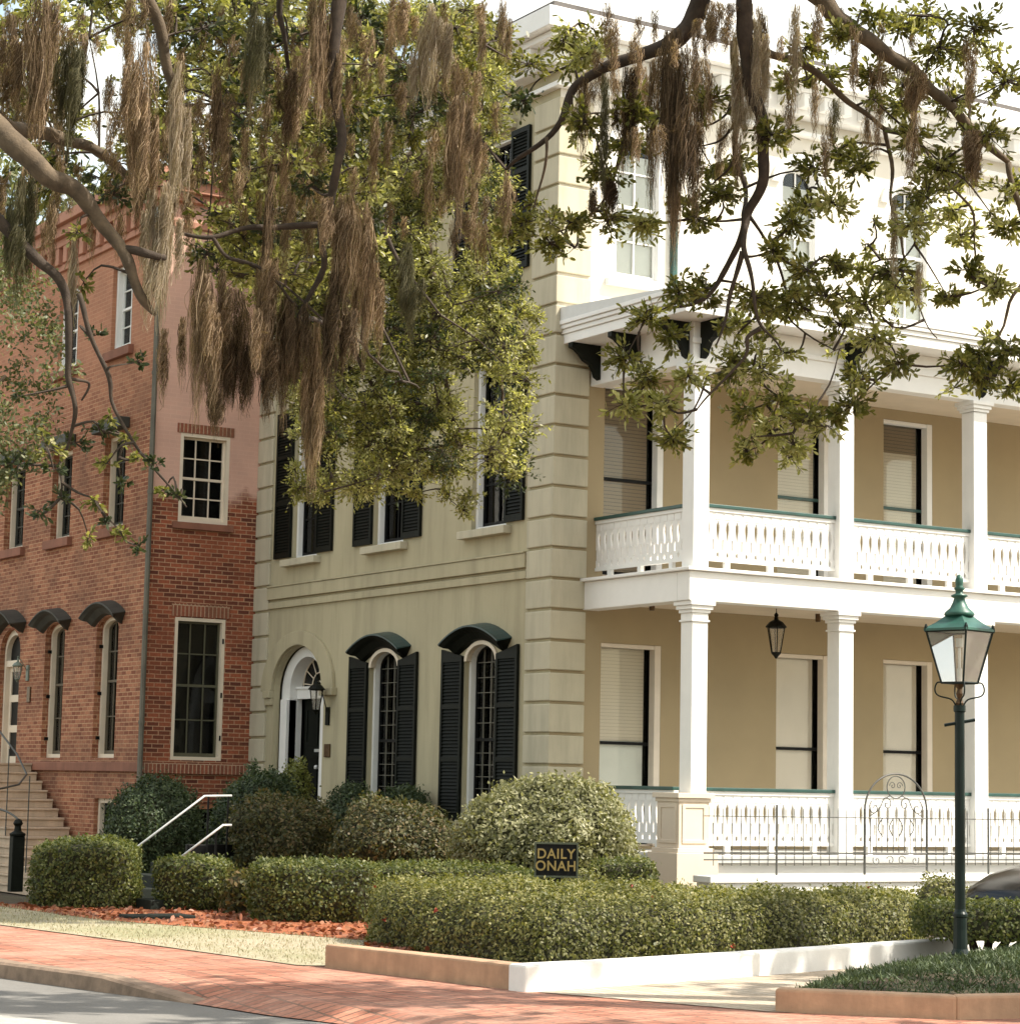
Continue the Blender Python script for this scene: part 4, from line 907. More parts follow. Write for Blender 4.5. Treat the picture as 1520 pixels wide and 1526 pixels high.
# ================================================================== SIGN
sgc = dep(829, 1282, 22.6); sg = thing('garden_sign', 'small dark plaque sign with gold lettering standing on a post behind the long hedge', 'sign', (sgc[0], sgc[1], 0))
F2 = np.array([math.sin(YAW), math.cos(YAW), 0])
TS = lambda u, d, z: tuple(np.array([sgc[0], sgc[1], 0])+RT*u+F2*d+np.array([0, 0, z]))
zc = sgc[2]; sw, sh = 0.215, 0.17
MB().extrude(TS, rect(-sw+0.015, sw-0.015, zc-sh+0.015, zc+sh-0.015), -0.008, 0.02).build('panel', BLACK, sg)
MB().extrude(TS, rect(-sw, sw, zc-sh, zc+sh), -0.014, 0.024, [rect(-sw+0.018, sw-0.018, zc-sh+0.018, zc+sh-0.018)]).build('frame', simple('sign_frame', (0.05, 0.06, 0.035), 0.5, 0.3, 20), sg)
MB().tbox(TS, -0.012, 0.012, 0.0, 0.02, 0.0, zc-sh).tbox(TS, -0.05, 0.05, -0.004, 0.022, zc-sh-0.05, zc-sh).build('post', BLACK, sg)
for txt, dz in (('DAILY', 0.055), ('ONAH', -0.062)):
    cu_ = bpy.data.curves.new('lettering', 'FONT'); cu_.body = txt; cu_.size = 0.135; cu_.align_x = 'CENTER'; cu_.align_y = 'CENTER'; cu_.extrude = 0.003; cu_.offset = 0.0025; cu_.space_character = 1.08
    tmp = bpy.data.objects.new('lettering', cu_); COL.objects.link(tmp); dg = bpy.context.evaluated_depsgraph_get()
    me = bpy.data.meshes.new_from_object(tmp.evaluated_get(dg)); bpy.data.objects.remove(tmp)
    vv = np.array([v.co[:] for v in me.vertices]); 
    for v, q in zip(me.vertices, vv): v.co = Vector(TS(q[0]*0.95-0.005, -0.013-q[2], zc+dz+q[1]))-Vector((sgc[0], sgc[1], 0))
    me.materials.clear(); finish('lettering', me, GOLD, sg)

# ================================================================== CAR (only its nose shows at the right edge)
cp = dep(1440, 1352, 23.4)+np.array([1.75, 0.35, 0])
car = thing('parked_car', 'glossy black car cut by the right edge of the photo behind the round hedge', 'car', (cp[0]+2.2, cp[1]+0.6, 0))
CX, CY = cp[0], cp[1]-0.1; W_ = 0.88
prof = [(0.0, 0.30), (-0.02, 0.45), (0.06, 0.56), (0.35, 0.70), (0.75, 0.80), (1.15, 0.87), (1.55, 1.08), (2.0, 1.28), (2.6, 1.36), (3.2, 1.30), (3.7, 1.08), (4.2, 0.98), (4.4, 0.85), (4.45, 0.45), (4.4, 0.28)]
mb = MB(); vs = []; fs = []; st = [(-W_, 0.90), (-W_*0.96, 0.97), (-W_*0.75, 1.0), (0, 1.02), (W_*0.75, 1.0), (W_*0.96, 0.97), (W_, 0.90)]
for (u, z) in prof:
    for (v, k) in st: vs.append((CX+u+(0.12*abs(v/W_)**3 if u < 1 else 0), CY+0.9+v*(1.0 if z < 0.95 else 0.82), 0.25+(z-0.25)*k))
m_ = len(st)
for i in range(len(prof)-1):
    for j in range(m_-1): a = i*m_+j; fs.append((a, a+1, a+1+m_, a+m_))
n0 = len(vs)
for (v, k) in st: vs.append((CX+0.2, CY+0.9+v*0.98, 0.22))
fs.append(tuple(range(m_-1, -1, -1))); fs.append(tuple((len(prof)-1)*m_+j for j in range(m_)))
fs.append(tuple(i*m_ for i in range(len(prof)))); fs.append(tuple(i*m_+m_-1 for i in range(len(prof)-1, -1, -1)))
mb.add(vs, fs); b0 = mb.build('body', CARP, car, smooth=True, bevel=0.0)
CG = simple('car_glass', (0.006, 0.007, 0.008), 0.15, 0.1, 3, bmp=0, spec=0.2)
for sgn in (-1, 1):
    yy = CY+0.9+sgn*W_*0.83
    MB().add([(CX+1.32, yy+sgn*0.008, 0.93), (CX+3.75, yy+sgn*0.008, 0.96), (CX+3.2, yy-sgn*0.05, 1.24), (CX+2.1, yy-sgn*0.05, 1.24)], [(0, 1, 2, 3)]).build('side_window', CG, car)
    MB().tube([(CX+1.28, yy+sgn*0.012, 0.91), (CX+2.08, yy-sgn*0.03, 1.26), (CX+3.2, yy-sgn*0.03, 1.26)], 0.012, 5, smooth=3).build('window_trim', CHROME, car)
    MB().lathe((0, 0), [(0.0, 0), (0.06, 0.01), (0.09, 0.05), (0.03, 0.10), (0, 0.1)], 10).build('headlight', CHROME, car).location = Vector((CX+0.12, CY+0.9+sgn*0.6, 0.5))-car.location
    for ux__ in (0.85, 3.55):
        c0 = (CX+ux__, CY+0.9+sgn*0.78, 0.32); wv = []; wf = []; n = 24
        for d_, rr_ in ((-0.1, 0.26), (-0.1, 0.32), (0.1, 0.32), (0.1, 0.26)):
            for k in range(n): wv.append((c0[0]+rr_*math.cos(2*math.pi*k/n), c0[1]+d_, c0[2]+rr_*math.sin(2*math.pi*k/n)))
        for i in range(4):
            for k in range(n): a = i*n+k; b2 = i*n+(k+1) % n; i2 = ((i+1) % 4)*n; wf.append((a, b2, i2+(k+1) % n, i2+k))
        w_ = MB().add(wv, wf).build('wheel', RUBBER, car); rm = MB()
        for k in range(5): an = k*2*math.pi/5; rm.tube([c0, (c0[0]+0.25*math.cos(an), c0[1]+sgn*0.05, c0[2]+0.25*math.sin(an))], 0.03, 6)
        rm.tube([(c0[0], c0[1]-0.08, c0[2]), (c0[0], c0[1]+0.08, c0[2])], 0.06, 10); rm.build('rim', CHROME, w_)
MB().add([(CX+1.18, CY+0.25, 0.905), (CX+1.18, CY+1.55, 0.905), (CX+2.0, CY+1.45, 1.315), (CX+2.0, CY+0.35, 1.315)], [(0, 1, 2, 3)]).build('windscreen', CG, car)

# ================================================================== FOLIAGE
def tri_sample(me_v, me_f, n):
    v = np.array(me_v); f = np.array([t for q in me_f for t in ((q[0], q[1], q[2]), (q[0], q[2], q[3]) if len(q) == 4 else (q[0], q[1], q[2]))][:])
    a, b_, c = v[f[:, 0]], v[f[:, 1]], v[f[:, 2]]; nr = np.cross(b_-a, c-a); ar = np.linalg.norm(nr, axis=1); ar[ar < 1e-9] = 1e-9
    pick = RNG.choice(len(f), n, p=ar/ar.sum()); r1 = np.sqrt(RNG.random(n))[:, None]; r2 = RNG.random(n)[:, None]
    p = a[pick]*(1-r1)+b_[pick]*(r1*(1-r2))+c[pick]*(r1*r2); return p, nr[pick]/ar[pick][:, None]
def unit(v): return v/(np.linalg.norm(v, axis=1, keepdims=True)+1e-9)
def clipped_leaves(P_, N_, length, width):
    n = len(P_); N_ = unit(N_+RNG.normal(0, 0.42, (n, 3))); d = unit(np.cross(N_, RNG.normal(0, 1, (n, 3)))+N_*0.35); s = unit(np.cross(d, N_)); P_ = P_+N_*np.where(RNG.random((n, 1)) < 0.012, 0.06, 0.0)
    L_ = length*(0.6+0.8*RNG.random((n, 1))); w = width*(0.7+0.6*RNG.random((n, 1)))
    return np.stack([P_, P_+d*L_*.5+s*w, P_+d*L_, P_+d*L_*.5-s*w], 1).reshape(-1, 3)
def leaves(P_, N_, length, width, spread=0.8, up=0.25, hexa=False, fold=0.0):
    """leaf polygons at P_ pointing roughly along N_."""
    n = len(P_); d = unit(N_+RNG.normal(0, spread, (n, 3))+np.array([0, 0, up])); s = unit(np.cross(d, RNG.normal(0, 1, (n, 3))))
    L_ = length*(0.6+0.8*RNG.random((n, 1))); w = width*(0.7+0.6*RNG.random((n, 1)))
    if hexa:
        b = P_; return np.stack([b, b+d*L_*.35+s*w*.9, b+d*L_*.72+s*w, b+d*L_, b+d*L_*.72-s*w, b+d*L_*.35-s*w*.9], 1).reshape(-1, 3)
    return np.stack([P_, P_+d*L_*.5+s*w, P_+d*L_, P_+d*L_*.5-s*w], 1).reshape(-1, 3)
def hull(kind, cx, cy, z0, rx_, ry_, h, ang, amp=0.05, seed=0, poly=None):
    vs = []; fs = []; n, m = 36, 18; ca, sa = math.cos(ang), math.sin(ang)
    for j in range(m+1):
        t = j/m
        if kind == 'box':     # clipped hedge, rounded shoulders
            zz = min(1.0, t/0.62) if t <= 0.62 else 1.0
            rr_ = 1.0 if t <= 0.55 else max(0.0, 1-((t-0.55)/0.45))
            sh = (1-abs(rr_)**1)*0
            k = 1.0 if t <= 0.55 else math.cos((t-0.55)/0.45*math.pi/2)**0.55
            zf = (t/0.55)*0.86 if t <= 0.55 else 0.86+0.14*math.sin((t-0.55)/0.45*math.pi/2)
            rad = k*(0.93+0.07*min(1, t/0.2)); z = z0+h*zf
            e = 0.35
        else:                 # dome
            th = -math.pi*0.32+t*(math.pi*0.82); rad = math.cos(th); z = z0+h*(math.sin(th)+0.84)/1.84; e = 1.0 if kind == 'dome' else 0.7
        for i in range(n):
            an = 2*math.pi*i/n; c_, s_ = math.cos(an), math.sin(an)
            x = math.copysign(abs(c_)**e, c_)*rx_*rad; y = math.copysign(abs(s_)**e, s_)*ry_*rad
            X, Y = cx+x*ca-y*sa, cy+x*sa+y*ca
            nn = noise.noise(Vector((X*1.7+seed, Y*1.7, z*1.7)))*amp*2+noise.noise(Vector((X*5+seed, Y*5, z*5)))*amp*0.8
            dv = np.array([X-cx, Y-cy, (z-z0-h*0.4)]); dv = dv/(np.linalg.norm(dv)+1e-6)
            vs.append((X+dv[0]*nn, Y+dv[1]*nn, z+dv[2]*nn))
    for j in range(m):
        for i in range(n): a = j*n+i; b_ = j*n+(i+1) % n; fs.append((a, b_, b_+n, a+n))
    return vs, fs
def bush(name, kind, px0, px1, ytop, Z, dpt, zg, mat, label, cat, dens=1000, ll=0.038, amp=0.05, ang=None, trunk=False, lift=0.0, red=0, group=None):
    c = dep((px0+px1)/2, ytop, Z); w = (px1-px0)*Z/FPX/2*0.97; h = c[2]-zg-lift; a = -YAW if ang is None else ang
    ctr = np.array([c[0], c[1], 0])+np.array([math.sin(YAW), math.cos(YAW), 0])*0.0
    vs, fs = hull(kind, ctr[0], ctr[1], zg+lift, w, dpt/2, h, a, amp, seed=px0)
    area = 2*math.pi*math.sqrt((w*w+dpt*dpt/4)/2)*h*0.9+math.pi*w*dpt/2
    p, nr = tri_sample(vs, fs, int(dens*1.7*area)); loose = 1.0 if kind == 'box' else 2.3
    fz = np.array([noise.noise(Vector(q*7.0)) for q in p])[:, None]
    p = p+nr*(RNG.normal(-0.012, 0.020*loose, (len(p), 1))+np.maximum(fz, -0.3)*0.05*loose)
    LV = clipped_leaves(p, nr, ll*(1.0 if kind == 'box' else 1.15), ll*0.34)
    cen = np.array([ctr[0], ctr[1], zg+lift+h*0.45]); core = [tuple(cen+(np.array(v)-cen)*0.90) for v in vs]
    root = thing(name, label, cat, (ctr[0], ctr[1], zg), group) if (trunk or red) else None
    nf = len(fs); me = bpy.data.meshes.new(name)
    nv = len(core); V = np.concatenate([np.array(core), LV]); nl = len(LV)//4
    off = np.array([ctr[0], ctr[1], zg]); me.vertices.add(len(V)); me.vertices.foreach_set('co', (V-off).ravel())
    faces = np.concatenate([np.array(fs).ravel(), np.arange(len(LV))+nv]); me.loops.add(len(faces)); me.loops.foreach_set('vertex_index', faces)
    me.polygons.add(nf+nl); me.polygons.foreach_set('loop_start', np.arange(nf+nl)*4); me.update(calc_edges=True); me.polygons.foreach_set('material_index', np.array([1]*nf+[0]*nl))
    o = finish('foliage' if root else name, me, [mat, SHADECORE], None); 
    if root: o.parent = root
    else: o.location = off; tag(o, label, cat, group)
    if trunk:
        mb = MB()
        for k in range(5 if trunk == 'multi' else 1):
            ax_ = (k-2)*w*0.28 if trunk == 'multi' else 0; q = np.array([ctr[0], ctr[1], zg])
            b0 = q+RT*ax_*0.7; t0 = q+RT*ax_*1.5+np.array([0, 0, lift+h*0.45]); mb.tube([b0, (b0+t0)/2+RT*0.03, t0], [0.045, 0.035, 0.025] if trunk == 'multi' else [0.07, 0.06, 0.05], 7)
        mb.build('trunk', BARKD, root)
    if red:
        sel = RNG.choice(len(p), red); LVr = leaves(p[sel]+nr[sel]*0.03, nr[sel], 0.05, 0.022, 0.5, 0.2, True); npmesh('red_leaf_cluster', LVr, 6, REDL, root)
    return o
CH = 'clipped hedges and shrubs in the front garden'
# near the camera
def polyhedge(name, label, front, back, h, mat, dens, ll, seed=3, redn=0):
    """hedge between a front ground line and a back ground line."""
    nu, nt_ = 60, 26; vs = []; fs = []
    Fp = [np.array(p, float) for p in front]; Bp = [np.array(p, float) for p in back]
    def along(Q, t):
        ds = [0]; 
        for a, b_ in zip(Q[:-1], Q[1:]): ds.append(ds[-1]+np.linalg.norm(b_-a))
        return np.array([np.interp(t*ds[-1], ds, [q[0] for q in Q]), np.interp(t*ds[-1], ds, [q[1] for q in Q])])
    for i in range(nu+1):
        t = i/nu; f_, b_ = along(Fp, t), along(Bp, t); mid = (f_+b_)/2
        endk = 1.0
        if t < 0.07: endk = math.sin((t/0.07)*math.pi/2)**0.5 if t > 0 else 0.02
        if t > 0.93: endk = math.sin(((1-t)/0.07)*math.pi/2)**0.5 if t < 1 else 0.02
        hh = h(t) if callable(h) else h
        for j in range(nt_+1):
            s = j/nt_; an = math.pi*s; cx_ = -math.cos(an); zz = math.sin(an)
            u = math.copysign(abs(cx_)**0.62, cx_)*endk; zz = zz**0.52
            q = mid+(b_-mid)*u
            x, y, z = q[0], q[1], hh*zz*(0.55+0.45*endk)
            nn = noise.noise(Vector((x*1.3+seed, y*1.3, z*1.6)))*0.11+noise.noise(Vector((x*4+seed, y*4, z*4)))*0.05
            d = np.array([f_[0]-b_[0], f_[1]-b_[1]]); d /= np.linalg.norm(d)+1e-9
            vs.append((x-d[0]*nn*cx_, y-d[1]*nn*cx_, max(0.0, z+nn*zz*0.9)))
    for i in range(nu):
        for j in range(nt_): a = i*(nt_+1)+j; fs.append((a, a+1, a+nt_+2, a+nt_+1))
    fs2 = [f[::-1] for f in fs]
    v = np.array(vs); 
    p, nr = tri_sample(vs, fs, 100); cen = v.mean(0)
    sgn = np.sign(((p-cen)*nr).sum(1).mean()); F_ = fs if sgn > 0 else fs2
    area = sum(np.linalg.norm(np.cross(v[f[1]]-v[f[0]], v[f[3]]-v[f[0]])) for f in fs)
    p, nr = tri_sample(vs, F_, int(dens*area)); p = p+nr*(RNG.normal(-0.015, 0.028, (len(p), 1))+0.05*np.maximum(np.array([noise.noise(Vector(q*6.0)) for q in p])[:, None], -0.4))
    LV = clipped_leaves(p, nr, ll, ll*0.35)
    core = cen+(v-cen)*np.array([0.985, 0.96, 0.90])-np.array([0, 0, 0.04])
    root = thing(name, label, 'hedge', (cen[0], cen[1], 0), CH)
    MB().add([tuple(c) for c in core], fs).build('shaded_core', SHADECORE, root, smooth=True); npmesh('foliage', LV, 4, mat, root)
    if redn:
        RM = simple('red_new_leaf', (0.34, 0.05, 0.03), 0.5)
        for q in RNG.choice(len(p), redn):
            npmesh('red_flower', leaves(np.repeat(p[q:q+1]+nr[q:q+1]*0.02, 5, 0), np.repeat(nr[q:q+1], 5, 0), 0.035, 0.014, 0.7, 0.2, True), 6, RM, root)
    return root
g2 = lambda px, py: tuple(hit(px, py, 2, 0.0)[:2])
fl = [g2(522, 1404), g2(640, 1424), g2(800, 1442), g2(1000, 1440), g2(1200, 1430), g2(1388, 1416)]
bl = [(fl[0][0]+1.0, fl[0][1]+0.6), (-5.0, -7.0), (-3.6, -8.4), (-2.6, -8.6), (-1.4, -8.2), (-0.3, -7.9)]
polyhedge('long_hedge', 'long waist high olive green hedge with red specks above the white curb', fl, bl, lambda t: 0.61-0.03*t+0.025*math.sin(6*t), HEDGEM, 3200, 0.036, 3, 15)
bush('clipped_hedge', 'box', 58, 208, 1255, 28.5, 1.3, 0.0, HEDGE, 'clipped boxy hedge bush in front of the stone stoop, left end of the row', 'hedge', 1500, 0.045, 0.05, group=CH)
bush('clipped_hedge', 'box', 238, 344, 1282, 28.3, 0.95, 0.0, HEDGE, 'small clipped boxy hedge bush right of the dark garden steps', 'hedge', 1500, 0.045, 0.05, group=CH)
bush('clipped_hedge', 'box', 378, 562, 1286, 26.6, 1.4, -0.0, HEDGE, 'dark clipped hedge block touching the left end of the long hedge', 'hedge', 1500, 0.043, 0.05, group=CH)
bush('clipped_hedge', 'box', 540, 800, 1290, 27.4, 1.2, 0.0, HEDGE, 'flat topped hedge strip showing above the long hedge left of the gold lettered sign', 'hedge', 1400, 0.043, 0.04, group=CH)
bush('russet_shrub', 'dome', 338, 392, 1298, 27.6, 0.7, -0.0, HEDGEB, 'small loose russet tinged shrub between two clipped hedges', 'shrub', 700, 0.07, 0.10, group=CH)
bush('topiary_bush', 'dome', 163, 302, 1160, 34.5, 1.5, -0.3, HEDGED, 'dark round topiary bush on a short trunk against the brick house', 'shrub', 1500, 0.045, 0.04, trunk=True, lift=0.45, group=CH)
bush('dark_shrub', 'dome', 320, 462, 1152, 36.0, 1.7, -0.4, HEDGED, 'tall dark green shrub left of the arched black door', 'shrub', 1100, 0.055, 0.09, group=CH)
bush('young_shrub', 'dome', 362, 392, 1142, 36.8, 0.5, -0.4, HEDGED, 'narrow dark shrub tip poking up behind the tall dark green shrub', 'shrub', 900, 0.06, 0.10, group=CH)
bush('yellow_shrub', 'dome', 414, 468, 1140, 37.0, 0.7, -0.4, HEDGEY, 'yellow green shrub tip in front of the white door frame', 'shrub', 1200, 0.055, 0.08, group=CH)
bush('bronze_shrub', 'dome', 348, 498, 1182, 32.5, 1.5, -0.15, HEDGEB, 'bronze green rounded shrub on thin stems below the arched door', 'shrub', 1200, 0.05, 0.09, trunk='multi', lift=0.42, group=CH)
bush('green_shrub', 'dome', 482, 566, 1174, 36.0, 1.4, -0.3, HEDGED, 'fresh green rounded shrub under the left shuttered window', 'shrub', 1200, 0.05, 0.09, group=CH)
bush('green_shrub', 'dome', 552, 650, 1175, 35.2, 1.4, -0.3, HEDGED, 'green rounded shrub between the two shuttered windows, right of its twin', 'shrub', 1200, 0.05, 0.09, group=CH)
bush('olive_shrub', 'dome', 496, 700, 1200, 31.5, 1.7, -0.1, HEDGEB, 'wide olive brown shrub below the shuttered windows beside the pale shrub', 'shrub', 1200, 0.05, 0.09, trunk='multi', lift=0.25, group=CH)
bush('pale_shrub', 'dome', 686, 946, 1166, 29.3, 2.1, 0.0, HEDGEL, 'largest rounded shrub with pale flower like leaves behind the sign', 'shrub', 1300, 0.05, 0.09, trunk='multi', lift=0.2, group=CH)
bush('small_shrub', 'box', 882, 976, 1283, 27.2, 0.7, 0.05, HEDGE, 'small low clipped bush beside the porch pedestal', 'shrub', 1400, 0.04, 0.05, group=CH)
bush('small_shrub', 'dome', 836, 902, 1296, 26.0, 0.5, 0.1, HEDGEM, 'tiny pale green bush just right of the sign', 'shrub', 1400, 0.04, 0.04, group=CH)
bush('small_shrub', 'dome', 1360, 1442, 1308, 27.0, 0.7, 0.0, HEDGEM, 'small round sunlit bush left of the lamp post in front of the iron fence', 'shrub', 1400, 0.04, 0.07, group=CH)
bush('round_hedge', 'box', 1372, 1570, 1348, 21.6, 1.3, 0.15, HEDGE, 'dark rounded hedge behind the lamp post at the right edge', 'hedge', 1600, 0.04, 0.06, trunk='multi', lift=0.12, group=CH)

# juniper ground cover on a soil mound
def mound(x, y):
    d1 = (x+6.95)*0.75+(y+14.15)*(-0.0)        # rise away from the curbs
    e = min(max((x+7.0-0.0)*0.9+max(0, (y+14.9))*0.25, 0), 1); return 0.14+0.16*(e*e*(3-2*e))
mp_ = [(-7.02, -14.10), (-6.75, -14.42), (-6.15, -14.92), (-5.0, -15.15), (-2.0, -15.7), (3, -13), (1.2, -10.3), (-1.2, -10.9), (-2.9, -11.6), (-4.2, -12.2), (-5.6, -12.95)]
from mathutils.geometry import intersect_point_tri_2d
tri = tessellate_polygon([[Vector((p[0], p[1], 0)) for p in mp_]])
def inpoly(P_, poly):
    x, y = P_[:, 0], P_[:, 1]; ins = np.zeros(len(P_), bool); j = len(poly)-1
    for i in range(len(poly)):
        xi, yi = poly[i]; xj, yj = poly[j]
        ins ^= ((yi > y) != (yj > y)) & (x < (xj-xi)*(y-yi)/(yj-yi+1e-12)+xi); j = i
    return ins
polysheet('planting_bed', SOIL, mp_, 0.10)
N_ = 90000; Q = np.stack([RNG.uniform(-7.1, 3, N_), RNG.uniform(-15.8, -10.2, N_)], 1); Q = Q[inpoly(Q, mp_)]
edge_d = np.full(len(Q), 9.0)
for i in range(len(mp_)):
    a, b_ = np.array(mp_[i]), np.array(mp_[(i+1) % len(mp_)]); ab = b_-a; t = np.clip(((Q-a)@ab)/(ab@ab), 0, 1); edge_d = np.minimum(edge_d, np.linalg.norm(Q-(a+t[:, None]*ab), axis=1))
zz = 0.12+0.17*np.clip(edge_d/0.9, 0, 1)**0.6+0.03*np.array([noise.noise(Vector((q[0]*2.5, q[1]*2.5, 0))) for q in Q])
Pj = np.stack([Q[:, 0], Q[:, 1], zz-0.03-0.03*RNG.random(len(Q))], 1)
dirn = np.stack([RNG.normal(0, 1, len(Q)), RNG.normal(0, 1, len(Q)), np.full(len(Q), 0.9)], 1)
o = npmesh('ground_cover', leaves(Pj, dirn, 0.062, 0.006, 0.45, 0.1), 4, JUNIP); tag(o, 'low spreading juniper ground cover around the lamp post foot', 'ground cover', kind='stuff'); recentre(o)
# fallen leaves and grass blades
N_ = 5200; Q = np.stack([RNG.uniform(-8.1, -3, N_), RNG.uniform(-10.4, 0, N_)], 1)
Q = Q[inpoly(Q, [(-8.1, 0), (-7.9, -3.2), (-7.30, -4.8), (-6.55, -6.9), (-8.1, -9.4), (-8.0, -10.4), (-5, -8), (-3, -3), (-3, 0)])]
Pj = np.stack([Q[:, 0], Q[:, 1], np.full(len(Q), 0.022)], 1); Nn = RNG.normal(0, 1, (len(Q), 3))*np.array([1, 1, 0.12])
o = npmesh('fallen_leaves', leaves(Pj, Nn, 0.07, 0.02, 0.1, 0.08, True), 6, leafmat('fallen_leaf', [(0.15, 0.04, 0.02), (0.27, 0.095, 0.045), (0.40, 0.20, 0.11)], 0.1)); tag(o, 'rust coloured fallen leaves on the mulch under the hedges', 'leaf litter', kind='stuff'); recentre(o)
N_ = 9000; Q = np.stack([RNG.uniform(-9.6, -6.5, N_), RNG.uniform(-9.7, 2, N_)], 1); Q = Q[inpoly(Q, [(-9.25, -3.6), (-9.6, 2), (-8.1, 2), (-7.9, -3.2), (-7.30, -4.8), (-6.55, -6.9), (-8.35, -9.62), (-8.62, -9.42), (-8.95, -6)])]
Pj = np.stack([Q[:, 0], Q[:, 1], np.full(len(Q), 0.012)], 1); Nn = np.stack([RNG.normal(0, .5, len(Q)), RNG.normal(0, .5, len(Q)), np.ones(len(Q))], 1)
o = npmesh('grass_blades', leaves(Pj, Nn, 0.035, 0.004, 0.2, 0.3), 4, leafmat('dry_grass', [(0.20, 0.19, 0.10), (0.38, 0.33, 0.22), (0.50, 0.43, 0.32)], 0.2)); tag(o, 'short dry grass blades of the strip beside the sidewalk', 'grass', kind='stuff'); recentre(o)

# ------------------------------------------------------------------ trees
class Tree:
    def __init__(s, name, label, trunk_pts, trunk_r, loc, bark=BARK):
        s.root = thing(name, label, 'tree', loc, 'live oaks hung with moss'); s.bark = bark; s.joints = []
        MB().tube(trunk_pts, trunk_r, 12, smooth=3).build('trunk', bark, s.root, smooth=True)
        s.L = {}; s.tw = MB(); s.Rj = []
    def limb(s, pts, r0, r1, bark=None):
        P_ = [np.array(p, float) for p in pts]; rr_ = list(r0) if hasattr(r0, '__len__') else list(np.linspace(r0, r1, len(P_)))
        P2, r2 = catmull(P_, rr_, 6)
        P3 = [p+np.array([noise.noise(Vector((p[0]*3, p[1]*3, p[2]*3+9))), noise.noise(Vector((p[0]*3+5, p[1]*3, p[2]*3))), noise.noise(Vector((p[0]*3, p[1]*3+7, p[2]*3)))])*0.05 for p in P2]
        r3 = [r*(1+0.18*noise.noise(Vector((p[0]*9, p[1]*9, p[2]*9)))) for p, r in zip(P3, r2)]
        MB().tube(P3, r3, 9).build('limb', bark or s.bark, s.root, smooth=True); s.joints += P3; return P3
    def cluster(s, c, rad, mat, n=60, ll=0.085, lw=0.016, droop=-0.15, twig=True, flat=0.7, hexa=True):
        c = np.array(c)
        if twig and s.joints:
            J = np.array(s.joints); dd = np.linalg.norm(J-c, axis=1); k = dd.argmin()
            if dd[k] < 1.6: mid = (J[k]+c)/2+np.array([0, 0, 0.06*dd[k]])+RNG.normal(0, 0.04, 3); s.tw.tube([J[k], mid, c], [0.012, 0.008, 0.004], 4, smooth=3); s.joints.append(c); s.joints.append(mid)
        nt_ = max(4, int(n/9)); acc = []
        for _ in range(nt_):
            d = RNG.normal(0, 1, 3)*np.array([1, 1, flat])+np.array([0, 0, droop]); d /= np.linalg.norm(d); e = c+d*rad*(0.35+0.75*RNG.random())
            if twig: s.tw.tube([c, (c+e)/2+RNG.normal(0, rad*0.08, 3), e], [0.004, 0.003, 0.0018], 3)
            m = 9; t = 0.25+0.8*RNG.random((m, 1))**0.8; acc.append((c+(e-c)*t+RNG.normal(0, rad*0.05, (m, 3)), np.repeat(d[None], m, 0)))
        P_ = np.concatenate([a[0] for a in acc]); D = np.concatenate([a[1] for a in acc])
        s.L.setdefault((mat.name, 6 if hexa else 4), []).append(leaves(P_, D*1.0, ll, lw, 0.7, 0.0, hexa))
    def close(s):
        if s.tw.v: s.tw.build('twigs', BARKD, s.root)
        for k, arr in s.L.items(): npmesh('crown', np.concatenate(arr), k[1], MATS[k[0]], s.root)

def D_(px, py, Z): return dep(px, py, Z)
# right oak : trunk stands right of the frame, limbs reach in from above
tr_base = np.array([-1.5, -19.5, 0.0])
oakR = Tree('live_oak', 'right hand live oak with dark forked limbs hanging before the white porch',
            [tr_base, tr_base+np.array([0.1, .1, 1.5]), tr_base+np.array([-.2, .3, 3.2]), tr_base+np.array([-.6, .6, 4.6])], [0.62, 0.5, 0.42, 0.36], tuple(tr_base))
crotch = tr_base+np.array([-.6, .6, 4.6])
oakR.limb([crotch, crotch+np.array([-1.6, 1.6, 2.0]), D_(1130, -220, 16.5), D_(1075, -80, 16.8), D_(1040, 5, 17), D_(1005, 55, 17), D_(960, 85, 17), D_(900, 103, 17.1), D_(858, 128, 17.2), D_(835, 175, 17.2), D_(790, 222, 17.3), D_(757, 252, 17.4)], [.28, .2, .12, .09, .076, .064, .05, .04, .034, .025, .018, .010], 0, BARKD)
# re-taper: thinner second limbs
oakR.limb([D_(1130, -220, 16.5), D_(1115, -60, 16.6), D_(1112, 60, 16.7), D_(1125, 140, 16.8), D_(1139, 205, 16.8), D_(1136, 262, 16.8), D_(1118, 312, 16.9), D_(1106, 350, 16.9), D_(1080, 400, 17), D_(1052, 440, 17), D_(1000, 458, 17)], 0.07, 0.010, BARKD)
oakR.limb([D_(1113, 330, 16.9), D_(1108, 375, 16.8), D_(1122, 420, 16.7), D_(1137, 480, 16.7), D_(1160, 520, 16.6)], 0.024, 0.006, BARKD)
oakR.limb([D_(1106, 380, 16.8), D_(1088, 440, 16.8), D_(1080, 480, 16.8), D_(1065, 515, 16.8)], 0.022, 0.005, BARKD)
oakR.limb([D_(1135, 484, 16.7), D_(1112, 505, 16.7), D_(1105, 540, 16.7), D_(1060, 580, 16.7), D_(1040, 610, 16.7)], 0.018, 0.005, BARKD)
oakR.limb([D_(1120, 320, 16.9), D_(1148, 372, 17.1), D_(1170, 430, 17.2), D_(1185, 480, 17.3), D_(1240, 520, 17.3)], 0.014, 0.005, BARKD)
oakR.limb([D_(1095, 60, 17.2), D_(1098, 150, 17.3), D_(1100, 230, 17.3), D_(1108, 290, 17.3), D_(1112, 330, 17.0)], 0.032, 0.012, BARKD)
oakR.limb([D_(1094, 150, 17.2), D_(1075, 178, 17.3), D_(1045, 190, 17.5)], 0.013, 0.005, BARKD)
